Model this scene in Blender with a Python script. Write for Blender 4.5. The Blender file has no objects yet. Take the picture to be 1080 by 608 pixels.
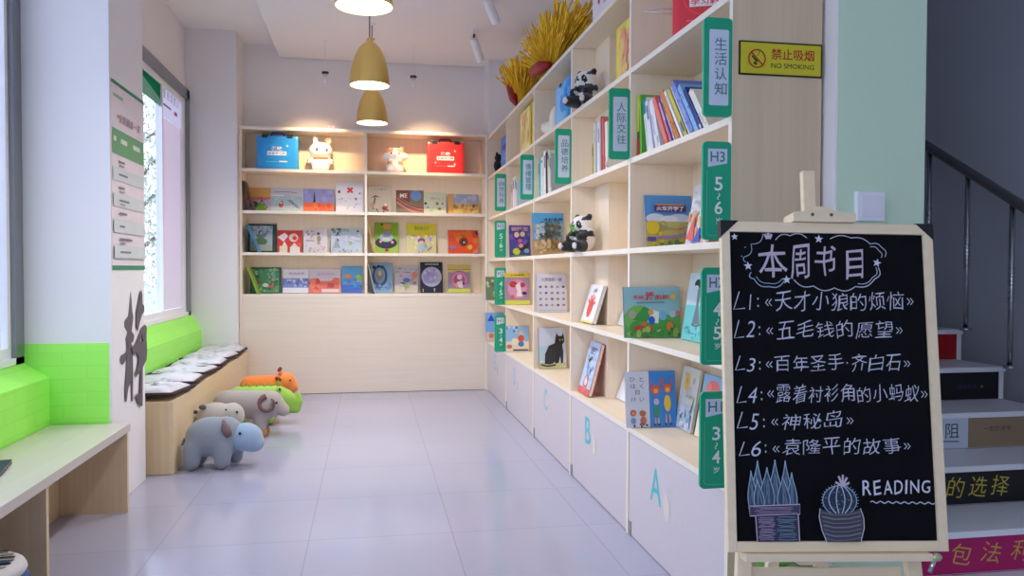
import bpy, bmesh, math, random
from math import pi, sin, cos, radians as R
from mathutils import Matrix, Vector, Euler, noise
S = bpy.context.scene
COL = S.collection
random.seed(7)

# ------------------------------------------------------------------ materials
def lin(c):
    o = []
    for v in c[:3]:
        v = v / 255.0
        o.append(v / 12.92 if v <= 0.04045 else ((v + 0.055) / 1.055) ** 2.4)
    return (o[0], o[1], o[2], 1.0)

_M = {}
def C(c, rough=0.55, metal=0.0, emit=0.0, spec=0.4, sheen=0.0):
    """plain paint / print / plastic colour with a faint procedural mottling"""
    key = (tuple(c), rough, metal, emit, spec, sheen)
    if key in _M:
        return _M[key]
    m = bpy.data.materials.new('paint_%d_%d_%d' % tuple(c[:3]))
    m.use_nodes = True
    nt = m.node_tree
    b = nt.nodes['Principled BSDF']
    b.inputs['Roughness'].default_value = rough
    b.inputs['Metallic'].default_value = metal
    b.inputs['Specular IOR Level'].default_value = spec
    if sheen:
        b.inputs['Sheen Weight'].default_value = sheen
        b.inputs['Sheen Roughness'].default_value = 0.6
    tc = nt.nodes.new('ShaderNodeTexCoord')
    nz = nt.nodes.new('ShaderNodeTexNoise')
    nz.inputs['Scale'].default_value = 9.0
    nz.inputs['Detail'].default_value = 3.0
    nt.links.new(tc.outputs['Object'], nz.inputs['Vector'])
    rp = nt.nodes.new('ShaderNodeValToRGB')
    l = lin(c)
    rp.color_ramp.elements[0].color = (l[0] * .93, l[1] * .93, l[2] * .93, 1)
    rp.color_ramp.elements[1].color = (min(1, l[0] * 1.05), min(1, l[1] * 1.05), min(1, l[2] * 1.05), 1)
    nt.links.new(nz.outputs['Fac'], rp.inputs['Fac'])
    nt.links.new(rp.outputs['Color'], b.inputs['Base Color'])
    if emit:
        b.inputs['Emission Color'].default_value = l
        b.inputs['Emission Strength'].default_value = emit
    _M[key] = m
    return m

def newmat(name):
    m = bpy.data.materials.new(name); m.use_nodes = True
    nt = m.node_tree
    return m, nt, nt.nodes['Principled BSDF'], nt.links

def wood(name, c1, c2, axis='Z', rough=0.45, fine=1.0):
    """laminate with fine streaks running along one axis"""
    m, nt, b, L = newmat(name)
    tc = nt.nodes.new('ShaderNodeTexCoord'); mp = nt.nodes.new('ShaderNodeMapping')
    s = {'X': (1.2, 42, 42), 'Y': (42, 1.2, 42), 'Z': (42, 42, 1.2)}[axis]
    mp.inputs['Scale'].default_value = [v * fine for v in s]
    L.new(tc.outputs['Object'], mp.inputs['Vector'])
    n1 = nt.nodes.new('ShaderNodeTexNoise'); n1.inputs['Scale'].default_value = 1.0
    n1.inputs['Detail'].default_value = 5; n1.inputs['Roughness'].default_value = 0.6
    L.new(mp.outputs['Vector'], n1.inputs['Vector'])
    rp = nt.nodes.new('ShaderNodeValToRGB')
    rp.color_ramp.elements[0].position = 0.3; rp.color_ramp.elements[0].color = lin(c2)
    rp.color_ramp.elements[1].position = 0.7; rp.color_ramp.elements[1].color = lin(c1)
    L.new(n1.outputs['Fac'], rp.inputs['Fac'])
    L.new(rp.outputs['Color'], b.inputs['Base Color'])
    b.inputs['Roughness'].default_value = rough
    b.inputs['Specular IOR Level'].default_value = 0.35
    bp = nt.nodes.new('ShaderNodeBump'); bp.inputs['Strength'].default_value = 0.05
    L.new(n1.outputs['Fac'], bp.inputs['Height']); L.new(bp.outputs['Normal'], b.inputs['Normal'])
    return m

def plaster(name, c, rough=0.75, bump=0.06, scale=60):
    m, nt, b, L = newmat(name)
    tc = nt.nodes.new('ShaderNodeTexCoord')
    n1 = nt.nodes.new('ShaderNodeTexNoise'); n1.inputs['Scale'].default_value = scale; n1.inputs['Detail'].default_value = 4
    L.new(tc.outputs['Object'], n1.inputs['Vector'])
    n2 = nt.nodes.new('ShaderNodeTexNoise'); n2.inputs['Scale'].default_value = 1.3
    L.new(tc.outputs['Object'], n2.inputs['Vector'])
    rp = nt.nodes.new('ShaderNodeValToRGB'); l = lin(c)
    rp.color_ramp.elements[0].color = (l[0] * .95, l[1] * .95, l[2] * .95, 1)
    rp.color_ramp.elements[1].color = (min(1, l[0] * 1.03), min(1, l[1] * 1.03), min(1, l[2] * 1.03), 1)
    L.new(n2.outputs['Fac'], rp.inputs['Fac']); L.new(rp.outputs['Color'], b.inputs['Base Color'])
    bp = nt.nodes.new('ShaderNodeBump'); bp.inputs['Strength'].default_value = bump; bp.inputs['Distance'].default_value = 0.01
    L.new(n1.outputs['Fac'], bp.inputs['Height']); L.new(bp.outputs['Normal'], b.inputs['Normal'])
    b.inputs['Roughness'].default_value = rough
    b.inputs['Specular IOR Level'].default_value = 0.3
    return m

def brick_paint(name, c):
    """green paint over brickwork: the courses show only as a low relief"""
    m, nt, b, L = newmat(name)
    tc = nt.nodes.new('ShaderNodeTexCoord')
    sp = nt.nodes.new('ShaderNodeSeparateXYZ'); L.new(tc.outputs['Object'], sp.inputs[0])
    ad = nt.nodes.new('ShaderNodeMath'); ad.operation = 'ADD'
    L.new(sp.outputs['X'], ad.inputs[0]); L.new(sp.outputs['Y'], ad.inputs[1])
    cb = nt.nodes.new('ShaderNodeCombineXYZ'); L.new(ad.outputs[0], cb.inputs[0]); L.new(sp.outputs['Z'], cb.inputs[1])
    br = nt.nodes.new('ShaderNodeTexBrick'); br.inputs['Scale'].default_value = 1.0
    br.inputs['Brick Width'].default_value = 0.21; br.inputs['Row Height'].default_value = 0.062
    br.inputs['Mortar Size'].default_value = 0.004; br.inputs['Mortar Smooth'].default_value = 0.6
    l = lin(c)
    br.inputs['Color1'].default_value = l
    br.inputs['Color2'].default_value = (l[0] * 1.06, l[1] * 1.03, l[2] * 1.06, 1)
    br.inputs['Mortar'].default_value = (l[0] * .95, l[1] * .97, l[2] * .95, 1)
    L.new(cb.outputs[0], br.inputs['Vector'])
    L.new(br.outputs['Color'], b.inputs['Base Color'])
    n1 = nt.nodes.new('ShaderNodeTexNoise'); n1.inputs['Scale'].default_value = 30
    L.new(tc.outputs['Object'], n1.inputs['Vector'])
    mx = nt.nodes.new('ShaderNodeMath'); mx.operation = 'SUBTRACT'
    L.new(n1.outputs['Fac'], mx.inputs[0]); L.new(br.outputs['Fac'], mx.inputs[1])
    bp = nt.nodes.new('ShaderNodeBump'); bp.inputs['Strength'].default_value = 0.12; bp.inputs['Distance'].default_value = 0.004
    L.new(mx.outputs[0], bp.inputs['Height']); L.new(bp.outputs['Normal'], b.inputs['Normal'])
    b.inputs['Roughness'].default_value = 0.5
    return m

def floor_tiles(name):
    m, nt, b, L = newmat(name)
    tc = nt.nodes.new('ShaderNodeTexCoord')
    mp = nt.nodes.new('ShaderNodeMapping'); mp.inputs['Location'].default_value = (0.7446 + 6.0, 3.3653 + 12.0, 0)
    L.new(tc.outputs['Object'], mp.inputs['Vector'])
    br = nt.nodes.new('ShaderNodeTexBrick'); br.offset = 0.0
    br.inputs['Scale'].default_value = 1.0
    br.inputs['Brick Width'].default_value = 0.6; br.inputs['Row Height'].default_value = 0.6
    br.inputs['Mortar Size'].default_value = 0.0022; br.inputs['Mortar Smooth'].default_value = 0.4
    br.inputs['Color1'].default_value = lin((170, 170, 190)); br.inputs['Color2'].default_value = lin((167, 167, 187))
    br.inputs['Mortar'].default_value = lin((148, 146, 164))
    L.new(mp.outputs['Vector'], br.inputs['Vector'])
    nz = nt.nodes.new('ShaderNodeTexNoise'); nz.inputs['Scale'].default_value = 2.0; nz.inputs['Detail'].default_value = 6
    L.new(tc.outputs['Object'], nz.inputs['Vector'])
    mx = nt.nodes.new('ShaderNodeMixRGB'); mx.blend_type = 'MULTIPLY'; mx.inputs[0].default_value = 0.06
    L.new(br.outputs['Color'], mx.inputs[1]); L.new(nz.outputs['Color'], mx.inputs[2])
    L.new(mx.outputs[0], b.inputs['Base Color'])
    b.inputs['Roughness'].default_value = 0.13
    b.inputs['Specular IOR Level'].default_value = 0.5
    bp = nt.nodes.new('ShaderNodeBump'); bp.inputs['Strength'].default_value = 0.2; bp.inputs['Distance'].default_value = 0.002
    inv = nt.nodes.new('ShaderNodeMath'); inv.operation = 'SUBTRACT'; inv.inputs[0].default_value = 1.0
    L.new(br.outputs['Fac'], inv.inputs[1]); L.new(inv.outputs[0], bp.inputs['Height'])
    L.new(bp.outputs['Normal'], b.inputs['Normal'])
    return m

def glass_mat(name):
    m = bpy.data.materials.new(name); m.use_nodes = True
    nt = m.node_tree; nt.nodes.clear()
    o = nt.nodes.new('ShaderNodeOutputMaterial'); t = nt.nodes.new('ShaderNodeBsdfTransparent'); g = nt.nodes.new('ShaderNodeBsdfGlossy')
    g.inputs['Roughness'].default_value = 0.03
    t.inputs['Color'].default_value = (0.94, 0.97, 0.98, 1)
    mx = nt.nodes.new('ShaderNodeMixShader')
    mx.inputs[0].default_value = 0.05; nt.links.new(t.outputs[0], mx.inputs[1]); nt.links.new(g.outputs[0], mx.inputs[2])
    nt.links.new(mx.outputs[0], o.inputs['Surface'])
    return m

def film_mat(name, c, transl=0.5):
    """frosted film / banner stuck on the glass: lets some daylight through"""
    m = bpy.data.materials.new(name); m.use_nodes = True
    nt = m.node_tree; nt.nodes.clear()
    o = nt.nodes.new('ShaderNodeOutputMaterial'); d = nt.nodes.new('ShaderNodeBsdfDiffuse'); t = nt.nodes.new('ShaderNodeBsdfTranslucent')
    d.inputs['Color'].default_value = lin(c); t.inputs['Color'].default_value = lin(c)
    mx = nt.nodes.new('ShaderNodeMixShader'); mx.inputs[0].default_value = transl
    nt.links.new(d.outputs[0], mx.inputs[1]); nt.links.new(t.outputs[0], mx.inputs[2]); nt.links.new(mx.outputs[0], o.inputs['Surface'])
    return m

BIRCH_H = wood('birch_laminate_along_shelf', (239, 224, 201), (235, 218, 193), 'Y')
BIRCH_X = wood('birch_laminate_across', (239, 224, 201), (235, 218, 193), 'X')
BIRCH_V = wood('birch_laminate_upright', (239, 223, 199), (234, 216, 191), 'Z')
BIRCH_EDGE = wood('birch_edge_band', (238, 228, 214), (233, 221, 205), 'Z', 0.5)
ENDP = wood('shaded_beige_laminate', (220, 199, 164), (208, 186, 150), 'Z', 0.5, .6)  # beige, darker than the birch: the end panel's shade is put into the colour
PANEL = wood('pale_base_laminate', (208, 198, 202), (205, 195, 198), 'X', 0.4)
PANEL_B = wood('back_base_laminate', (232, 218, 202), (225, 210, 193), 'X', 0.4)
BENCH_T = wood('bench_top_laminate', (206, 198, 186), (199, 190, 176), 'Y', .3)
BENCH_W = wood('bench_laminate', (226, 204, 168), (220, 196, 160), 'Y')
BENCH_V = wood('bench_laminate_upright', (222, 198, 160), (213, 187, 148), 'Z')
PINE = wood('pale_pine', (240, 221, 186), (233, 212, 176), 'X', 0.5)
PINE_V = wood('pale_pine_upright', (240, 221, 186), (232, 211, 174), 'Z', 0.5)
WALL = plaster('white_wall_paint', (232, 229, 229))
CEIL = plaster('ceiling_paint', (240, 236, 237), 0.85, 0.03)
MINT = plaster('mint_wall_paint', (208, 232, 202))
GREYW = plaster('grey_stair_wall_paint', (196, 198, 206))
GREEN = brick_paint('green_painted_brick', (160, 246, 98))
FLOOR = floor_tiles('polished_floor_tiles')
GLASS = glass_mat('window_glass')
ALU = C((140, 143, 148), 0.35, 0.6)
WHITE = C((238, 238, 240), 0.45)
PAPER = C((240, 236, 226), 0.7)
BLACK = C((18, 18, 20), 0.4)
STEEL = C((190, 192, 196), 0.22, 1.0)

# ------------------------------------------------------------------ mesh builder
_TXT = {}
def glyphs(s, off=0.0, shear=0.0, space=1.0):
    key = (s, off, shear, space)
    if key in _TXT:
        return _TXT[key]
    cu = bpy.data.curves.new('glyphs', 'FONT'); cu.body = s; cu.resolution_u = 3
    cu.offset = off; cu.shear = shear; cu.space_character = space
    ob = bpy.data.objects.new('glyphs', cu); COL.objects.link(ob)
    dg = bpy.context.evaluated_depsgraph_get()
    me = bpy.data.meshes.new_from_object(ob.evaluated_get(dg))
    vs = [(v.co.x, v.co.y) for v in me.vertices]; fs = [list(p.vertices) for p in me.polygons]
    bpy.data.objects.remove(ob); bpy.data.curves.remove(cu); bpy.data.meshes.remove(me)
    if not vs:
        vs = [(0, 0), (1, 0), (1, 1)]; fs = [[0, 1, 2]]
    xs = [v[0] for v in vs]; ys = [v[1] for v in vs]
    _TXT[key] = (vs, fs, min(xs), max(xs), min(ys), max(ys))
    return _TXT[key]

class MB:
    def __init__(s):
        s.bm = bmesh.new(); s.mats = []; s.M = Matrix.Identity(4); s.F = Matrix.Identity(4); s.k = 0; s.step = 0.0003
    def slot(s, m):
        if m not in s.mats:
            s.mats.append(m)
        return s.mats.index(m)
    def _fin(s, verts, m, smooth=False, M=None):
        T = s.M @ M if M is not None else s.M
        i = s.slot(m); fs = set()
        for v in verts:
            v.co = T @ v.co
            fs.update(v.link_faces)
        for f in fs:
            f.material_index = i; f.smooth = smooth
    def box(s, x0, x1, y0, y1, z0, z1, m, bev=0.0, M=None):
        r = bmesh.ops.create_cube(s.bm, size=1.0); vs = r['verts']
        for v in vs:
            v.co = Vector(((x0 + x1) / 2 + v.co.x * (x1 - x0), (y0 + y1) / 2 + v.co.y * (y1 - y0), (z0 + z1) / 2 + v.co.z * (z1 - z0)))
        if bev:
            es = list({e for v in vs for e in v.link_edges})
            rb = bmesh.ops.bevel(s.bm, geom=es, offset=bev, segments=2, affect='EDGES', profile=0.7)
            vs = list({v for f in rb['faces'] for v in f.verts} | {v for v in vs if v.is_valid})
            fs = {f for v in vs for f in v.link_faces}
            vs = list({v for f in fs for v in f.verts})
        s._fin(vs, m, False, M)
    def tube(s, pts, r, m, seg=10, caps=True):
        """sweep a circle along points; r is a number or one per point"""
        pts = [Vector(p) for p in pts]; n = len(pts)
        rs = r if isinstance(r, (list, tuple)) else [r] * n
        rings = []; up = None
        for i, p in enumerate(pts):
            t = (pts[min(i + 1, n - 1)] - pts[max(i - 1, 0)]).normalized()
            if up is None:
                up = Vector((0, 0, 1)) if abs(t.z) < 0.9 else Vector((1, 0, 0))
            a = t.cross(up).normalized(); b = a.cross(t).normalized(); up = b
            rings.append([s.bm.verts.new(p + (a * cos(2 * pi * j / seg) + b * sin(2 * pi * j / seg)) * rs[i]) for j in range(seg)])
        for i in range(n - 1):
            for j in range(seg):
                s.bm.faces.new((rings[i][j], rings[i][(j + 1) % seg], rings[i + 1][(j + 1) % seg], rings[i + 1][j]))
        if caps:
            s.bm.faces.new(rings[0][::-1]); s.bm.faces.new(rings[-1])
        s._fin([v for q in rings for v in q], m, True)
    def lathe(s, prof, m, seg=32, M=None, cap0=False, cap1=False):
        rings = [[s.bm.verts.new((r * cos(2 * pi * j / seg), r * sin(2 * pi * j / seg), z)) for j in range(seg)] for r, z in prof]
        for i in range(len(prof) - 1):
            for j in range(seg):
                s.bm.faces.new((rings[i][j], rings[i][(j + 1) % seg], rings[i + 1][(j + 1) % seg], rings[i + 1][j]))
        if cap0: s.bm.faces.new(rings[0][::-1])
        if cap1: s.bm.faces.new(rings[-1])
        s._fin([v for q in rings for v in q], m, True, M)
    def ball(s, c, r, m, rot=(0, 0, 0), seg=20):
        if not isinstance(r, (list, tuple)): r = (r, r, r)
        q = bmesh.ops.create_uvsphere(s.bm, u_segments=seg, v_segments=max(8, seg // 2), radius=1.0)
        M = Matrix.Translation(c) @ Euler(rot).to_matrix().to_4x4() @ Matrix.Diagonal((r[0], r[1], r[2], 1))
        s._fin(q['verts'], m, True, M)
    def prism(s, pts, depth, m, F=None):
        """2-D outline in frame F (x, y) given a thickness along -normal"""
        F = F if F is not None else s.F
        a = [s.bm.verts.new(F @ Vector((x, y, 0))) for x, y in pts]; b = [s.bm.verts.new(F @ Vector((x, y, -depth))) for x, y in pts]
        n = len(pts); s.bm.faces.new(a); s.bm.faces.new(b[::-1])
        for i in range(n):
            s.bm.faces.new((a[i], b[i], b[(i + 1) % n], a[(i + 1) % n]))
        s._fin(a + b, m)
    # ---- flat print in frame F
    def poly(s, pts, m, k=None):
        if k is None:
            s.k += 1; k = s.k
        vs = [s.bm.verts.new(s.F @ Vector((x, y, k * s.step))) for x, y in pts]
        s.bm.faces.new(vs); s._fin(vs, m)
    def rect(s, x0, y0, x1, y1, m): s.poly([(x0, y0), (x1, y0), (x1, y1), (x0, y1)], m)
    def disc(s, cx, cy, rx, ry, m, seg=20, rot=0):
        s.poly([(cx + rx * cos(a) * cos(rot) - ry * sin(a) * sin(rot), cy + rx * cos(a) * sin(rot) + ry * sin(a) * cos(rot)) for a in [2 * pi * i / seg for i in range(seg)]], m)
    def line(s, pts, w, m):
        s.k += 1; n = len(pts); P = [Vector((x, y)) for x, y in pts]; L = []
        for i, p in enumerate(P):
            t = P[min(i + 1, n - 1)] - P[max(i - 1, 0)]
            t = t.normalized() if t.length > 1e-9 else Vector((1, 0))
            nn = Vector((-t.y, t.x)) * w / 2
            L.append((p + nn, p - nn))
        vs = [(s.bm.verts.new(s.F @ Vector((a.x, a.y, s.k * s.step))), s.bm.verts.new(s.F @ Vector((b.x, b.y, s.k * s.step)))) for a, b in L]
        for i in range(n - 1):
            s.bm.faces.new((vs[i][0], vs[i][1], vs[i + 1][1], vs[i + 1][0]))
        s._fin([v for q in vs for v in q], m)
    def ring(s, cx, cy, r, w, m, seg=28, ry=None):
        ry = ry or r
        s.line([(cx + r * cos(2 * pi * i / seg), cy + ry * sin(2 * pi * i / seg)) for i in range(seg + 1)], w, m)
    def star(s, cx, cy, r, m, rot=0.0):
        s.poly([(cx + (r if i % 2 == 0 else r * .42) * cos(pi / 2 + rot + i * pi / 5), cy + (r if i % 2 == 0 else r * .42) * sin(pi / 2 + rot + i * pi / 5)) for i in range(10)], m)
    def text(s, t, x0, y0, x1, y1, m, off=0.0, shear=0.0, rot=0.0, jit=0.0):
        """lettering fitted into a rectangle"""
        vs, fs, a, b, c, d = glyphs(t, off, shear); s.k += 1
        sx = (x1 - x0) / max(1e-6, b - a); sy = (y1 - y0) / max(1e-6, d - c); cx, cy = (x0 + x1) / 2, (y0 + y1) / 2
        out = []
        for x, y in vs:
            px, py = x0 + (x - a) * sx - cx, y0 + (y - c) * sy - cy
            if jit:   # hand-drawn: strokes bow a little and rise to the right
                u, v = px / (x1 - x0), py / (y1 - y0)
                py += jit * (y1 - y0) * (u * 1.2 + .35 * sin(u * 6.0 + cx * 400)); px += jit * (x1 - x0) * .5 * sin(v * 5.0 + cx * 300)
            if rot: px, py = px * cos(rot) - py * sin(rot), px * sin(rot) + py * cos(rot)
            out.append(s.bm.verts.new(s.F @ Vector((px + cx, py + cy, s.k * s.step))))
        for f in fs:
            try: s.bm.faces.new([out[i] for i in f])
            except ValueError: pass
        s._fin(out, m)
    def build(s, name, parent=None, bevel=0.0):
        me = bpy.data.meshes.new(name)
        if bevel: pass
        bmesh.ops.recalc_face_normals(s.bm, faces=[f for f in s.bm.faces]) if s.k == 0 else None
        s.bm.to_mesh(me); s.bm.free()
        for m in s.mats: me.materials.append(m)
        o = bpy.data.objects.new(name, me); COL.objects.link(o)
        if parent is not None: o.parent = parent
        return o

def frame(o, x, n):
    """frame at o with x axis and normal n"""
    x = Vector(x).normalized(); n = Vector(n).normalized(); y = n.cross(x).normalized(); x = y.cross(n)
    return Matrix(((x.x, y.x, n.x, o[0]), (x.y, y.y, n.y, o[1]), (x.z, y.z, n.z, o[2]), (0, 0, 0, 1)))

def thing(name, label, cat, loc=(0, 0, 0), rot=(0, 0, 0), group=None, M=None):
    o = bpy.data.objects.new(name, None); COL.objects.link(o); o.empty_display_size = 0.05
    if M is not None: o.matrix_world = M
    else:
        o.location = loc; o.rotation_euler = rot
    return tag(o, label, cat, group)
def tag(o, label, cat, group=None, kind=None):
    o['label'] = label; o['category'] = cat
    if group: o['group'] = group
    if kind: o['kind'] = kind
    return o
def struct(o, label=None, cat=None):
    o['kind'] = 'structure'
    if label: o['label'] = label
    if cat: o['category'] = cat
    return o
def sbox(name, x0, x1, y0, y1, z0, z1, m, bev=0.0):
    b = MB(); b.box(x0, x1, y0, y1, z0, z1, m, bev)
    return struct(b.build(name))

def blob(name, parts, m, parent=None, voxel=0.012, smooth=4):
    """one continuous soft body from overlapping ellipsoids and tapered limbs"""
    b = MB()
    for p in parts:
        if p[0] == 'e': b.ball(p[1], p[2], m, p[3] if len(p) > 3 else (0, 0, 0), 20)
        else:
            b.tube([p[1], p[2]], [p[3], p[4]], m, 16); b.ball(p[1], p[3], m); b.ball(p[2], p[4], m)
    o = b.build(name)
    md = o.modifiers.new('r', 'REMESH'); md.mode = 'VOXEL'; md.voxel_size = voxel; md.use_smooth_shade = True
    sm = o.modifiers.new('s', 'SMOOTH'); sm.factor = 0.6; sm.iterations = smooth
    dg = bpy.context.evaluated_depsgraph_get()
    me = bpy.data.meshes.new_from_object(o.evaluated_get(dg)); me.name = name
    o.modifiers.clear(); old = o.data; o.data = me; bpy.data.meshes.remove(old)
    if not me.materials: me.materials.append(m)
    for p in me.polygons: p.use_smooth = True
    if parent is not None: o.parent = parent
    return o

# ------------------------------------------------------------------ printed covers
def paint_cover(b, w, h, spec, seed=1):
    """spec items use 0..1 coordinates on a w x h cover"""
    rnd = random.Random(seed)
    for q in spec:
        k = q[0]
        if k == 'r': b.rect(q[1] * w, q[2] * h, q[3] * w, q[4] * h, C(q[5]))
        elif k == 'd':
            cx, cy = q[1] * w, q[2] * h; asp = q[5] if len(q) > 5 else 1
            b.disc(cx, cy, min(q[3] * w, cx - .0005, w - cx - .0005), min(q[3] * w * asp, cy - .0005, h - cy - .0005), C(q[4]))
        elif k == 'o': b.ring(q[1] * w, q[2] * h, q[3] * w, q[4] * w, C(q[5]))
        elif k == 'p': b.poly([(x * w, y * h) for x, y in q[1]], C(q[2]))
        elif k == 'l': b.line([(x * w, y * h) for x, y in q[1]], q[2] * w, C(q[3]))
        elif k == 't': b.text(q[1], q[2] * w, q[3] * h, q[4] * w, q[5] * h, C(q[6]), q[7] if len(q) > 7 else 0.0)
        elif k == 's':
            for _ in range(q[1]):
                x = q[2] + rnd.random() * (q[4] - q[2]); y = q[3] + rnd.random() * (q[5] - q[3]); r = q[6] + rnd.random() * (q[7] - q[6])
                r1 = r * (0.5 + rnd.random())
                x = min(max(x, r * 1.0), 1 - r * 1.0); y = min(max(y, r1 * w / h), 1 - r1 * w / h)
                b.disc(x * w, y * h, r * w, r1 * w, C(rnd.choice(q[8])), 9, 0)
        elif k == 'g':   # a tuft of strokes
            for _ in range(q[1]):
                x = q[2] + rnd.random() * (q[4] - q[2]); y = q[3] + rnd.random() * (q[5] - q[3])
                a = q[6] + rnd.random() * (q[7] - q[6]); l = q[8] * (0.5 + rnd.random())
                x2 = min(max(x + cos(a) * l, .02), .98); y2 = min(max(y + sin(a) * l, .02), .98)
                b.line([(x * w, y * h), (x2 * w, y2 * h)], q[9] * w, C(rnd.choice(q[10])))

def book(label, w, h, t, spine, spec, loc, yaw=0.0, lean=10.0, group=None, roll=0.0, seed=1, front=None, name='picture_book'):
    """hardback standing on its lower edge, front cover towards local -y"""
    M = Matrix.Translation(loc) @ Matrix.Rotation(R(yaw), 4, 'Z') @ Matrix.Rotation(-R(lean), 4, 'X') @ Matrix.Rotation(R(roll), 4, 'Y')
    e = thing(name, label, 'book', group=group, M=M)
    front = front or spine
    b = MB(); c = 0.0025
    b.box(-w / 2, w / 2, -t, -t + c, 0, h, C(front, 0.4)); b.box(-w / 2, w / 2, -c, 0, 0, h, C(spine, 0.4)); b.box(-w / 2, -w / 2 + c, -t, 0, 0, h, C(spine, 0.4))
    b.build('cover', e)
    b = MB(); b.box(-w / 2 + c, w / 2 - 0.004, -t + c, -c, 0.004, h - 0.004, PAPER); b.build('page_block', e)
    if spec:
        b = MB(); b.F = frame((-w / 2, -t, 0), (1, 0, 0), (0, -1, 0)); paint_cover(b, w, h, spec, seed); b.build('cover_picture', e)
    return e

def spine_book(label, d, h, t, cover, loc, yaw, lean, spec=None, group=None, seed=1):
    """book standing upright, spine towards local -y, thickness along x"""
    M = Matrix.Translation(loc) @ Matrix.Rotation(R(yaw), 4, 'Z') @ Matrix.Rotation(R(lean), 4, 'Y')
    e = thing('shelved_book', label, 'book', group=group, M=M)
    b = MB(); c = 0.0015
    b.box(-t / 2, -t / 2 + c, 0, d, 0, h, C(cover, .4)); b.box(t / 2 - c, t / 2, 0, d, 0, h, C(cover, .4)); b.box(-t / 2, t / 2, 0, c, 0, h, C(cover, .4))
    b.build('cover', e)
    b = MB(); b.box(-t / 2 + c, t / 2 - c, c, d - .004, .003, h - .003, PAPER); b.build('page_block', e)
    b = MB(); b.F = frame((-t / 2, 0, 0), (1, 0, 0), (0, -1, 0))
    paint_cover(b, t, h, spec or [('r', .25, .62, .75, .9, (60, 60, 70)), ('r', .2, .06, .8, .14, (230, 230, 230))], seed)
    b.build('spine_print', e)
    return e
WORLD, EXPO, SPOTW, PENDW = 3.1, 0.10, 70.0, 120.0
# ================================================================== THE SETTING
XP = -2.278      # aisle face of the left pillars
XW = -2.630      # plane of the windows
sbox('floor', -6.5, 2.3, -11.0, 0.6, -0.12, 0.0, FLOOR)
b = MB(); b.box(-2.9, 2.3, -10.2, 0.6, 3.2, 3.3, CEIL); struct(b.build('ceiling'))
b = MB(); b.box(-1.907, 0.31, -9.6, 0.285, 3.086, 3.195, CEIL, 0.004); struct(b.build('ceiling_panel'), 'lower white ceiling panel over the aisle', 'ceiling')
sbox('wall_back', -2.9, 2.3, 0.30, 0.45, 0, 3.2, WALL)
sbox('wall_back_corner', 0.004, 0.30, 0.004, 0.30, 0, 3.2, WALL)
sbox('wall_left_pillar', -2.80, XP, -3.385, -2.83, 0, 3.2, WALL, 0.004)
sbox('wall_left_return', -2.80, -2.230, -0.10, 0.30, 0, 3.2, WALL, 0.004)
# window wall: head and low parapet of both bays
sbox('wall_left_head', -2.80, XW - 0.02, -2.83, -0.10, 2.665, 3.2, WALL)
sbox('wall_left_head_front', -2.80, XW - 0.02, -10.2, -3.385, 2.95, 3.2, WALL)
def parapet(name, y0, y1, xe, ze, xs, zs):
    b = MB(); n = MB
    prof = [(-2.80, 0), (xe, 0), (xe, ze), (xs, zs), (-2.80, zs)]
    a = [b.bm.verts.new((x, y0, z)) for x, z in prof]; c = [b.bm.verts.new((x, y1, z)) for x, z in prof]
    k = len(prof)
    b.bm.faces.new(a[::-1]); b.bm.faces.new(c)
    for i in range(k): b.bm.faces.new((a[i], a[(i + 1) % k], c[(i + 1) % k], c[i]))
    b._fin(a + c, GREEN)
    return struct(b.build(name))
parapet('wall_left_parapet', -2.83, -0.10, -2.530, 0.605, -2.612, 0.728)
parapet('wall_left_parapet_front', -9.8, -3.385, -2.545, 0.632, -2.655, 0.700)
# the pillar is painted green up to sill height on the side facing the entrance
b = MB(); b.box(-2.66, XP - 0.012, -3.3885, -3.3848, 0, 0.787, GREEN); struct(b.build('wall_left_pillar_dado'))
sbox('wall_partition', 0.305, 0.40, -4.7, 0.30, 0, 3.2, WALL)
b = MB(); b.box(0.310, 0.622, -5.120, -4.66, 0, 3.2, WALL, 0.006); struct(b.build('wall_mint_pillar'))
b = MB(); b.box(0.3175, 0.6205, -5.1225, -5.1195, 0, 3.2, MINT); b.box(0.6195, 0.6225, -5.120, -4.66, 0, 3.2, MINT); struct(b.build('wall_mint_pillar_paint'))
sbox('wall_stair', 1.80, 1.95, -5.6, 0.30, 0, 3.2, GREYW)
sbox('wall_stair_end', 0.40, 1.80, -2.30, -2.20, 0, 3.2, GREYW)
sbox('wall_right', 1.80, 1.95, -10.2, -5.6, 0, 3.2, WALL)
sbox('wall_front', -1.0, 1.95, -10.35, -10.2, 0, 3.2, WALL)
sbox('wall_front_head', -2.9, -1.0, -10.35, -10.2, 2.7, 3.2, WALL)

# ---- windows
def window(name, y0, y1, z0, z1, mull, x=XW, fw=0.05, jamb=ALU):
    b = MB()
    b.box(x - 0.07, x + 0.015, y0, y1, z1 - 0.085, z1, jamb); b.box(x - 0.07, x + 0.015, y0, y1, z0, z0 + 0.03, WHITE)
    b.box(x - 0.07, x + 0.015, y0, y0 + 0.045, z0, z1, jamb); b.box(x - 0.07, x + 0.015, y1 - 0.085, y1, z0, z1, jamb)
    w = struct(b.build(name)); w['label'] = 'aluminium framed window in the left wall'
    s = MB()
    s.box(x - 0.055, x - 0.005, y0 + 0.045, y1 - 0.086, z1 - 0.135, z1 - 0.086, WHITE)
    s.box(x - 0.055, x - 0.005, y0 + 0.045, y1 - 0.086, z0 + 0.03, z0 + 0.075, WHITE)
    for ym, ww in mull: s.box(x - 0.055, x - 0.005, ym - ww / 2, ym + ww / 2, z0 + 0.076, z1 - 0.136, WHITE)
    s.build('window_sash', w)
    g = MB(); g.box(x - 0.034, x - 0.028, y0 + 0.045, y1 - 0.086, z0 + 0.076, z1 - 0.136, GLASS); g.build('window_glass', w)
    return w
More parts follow.
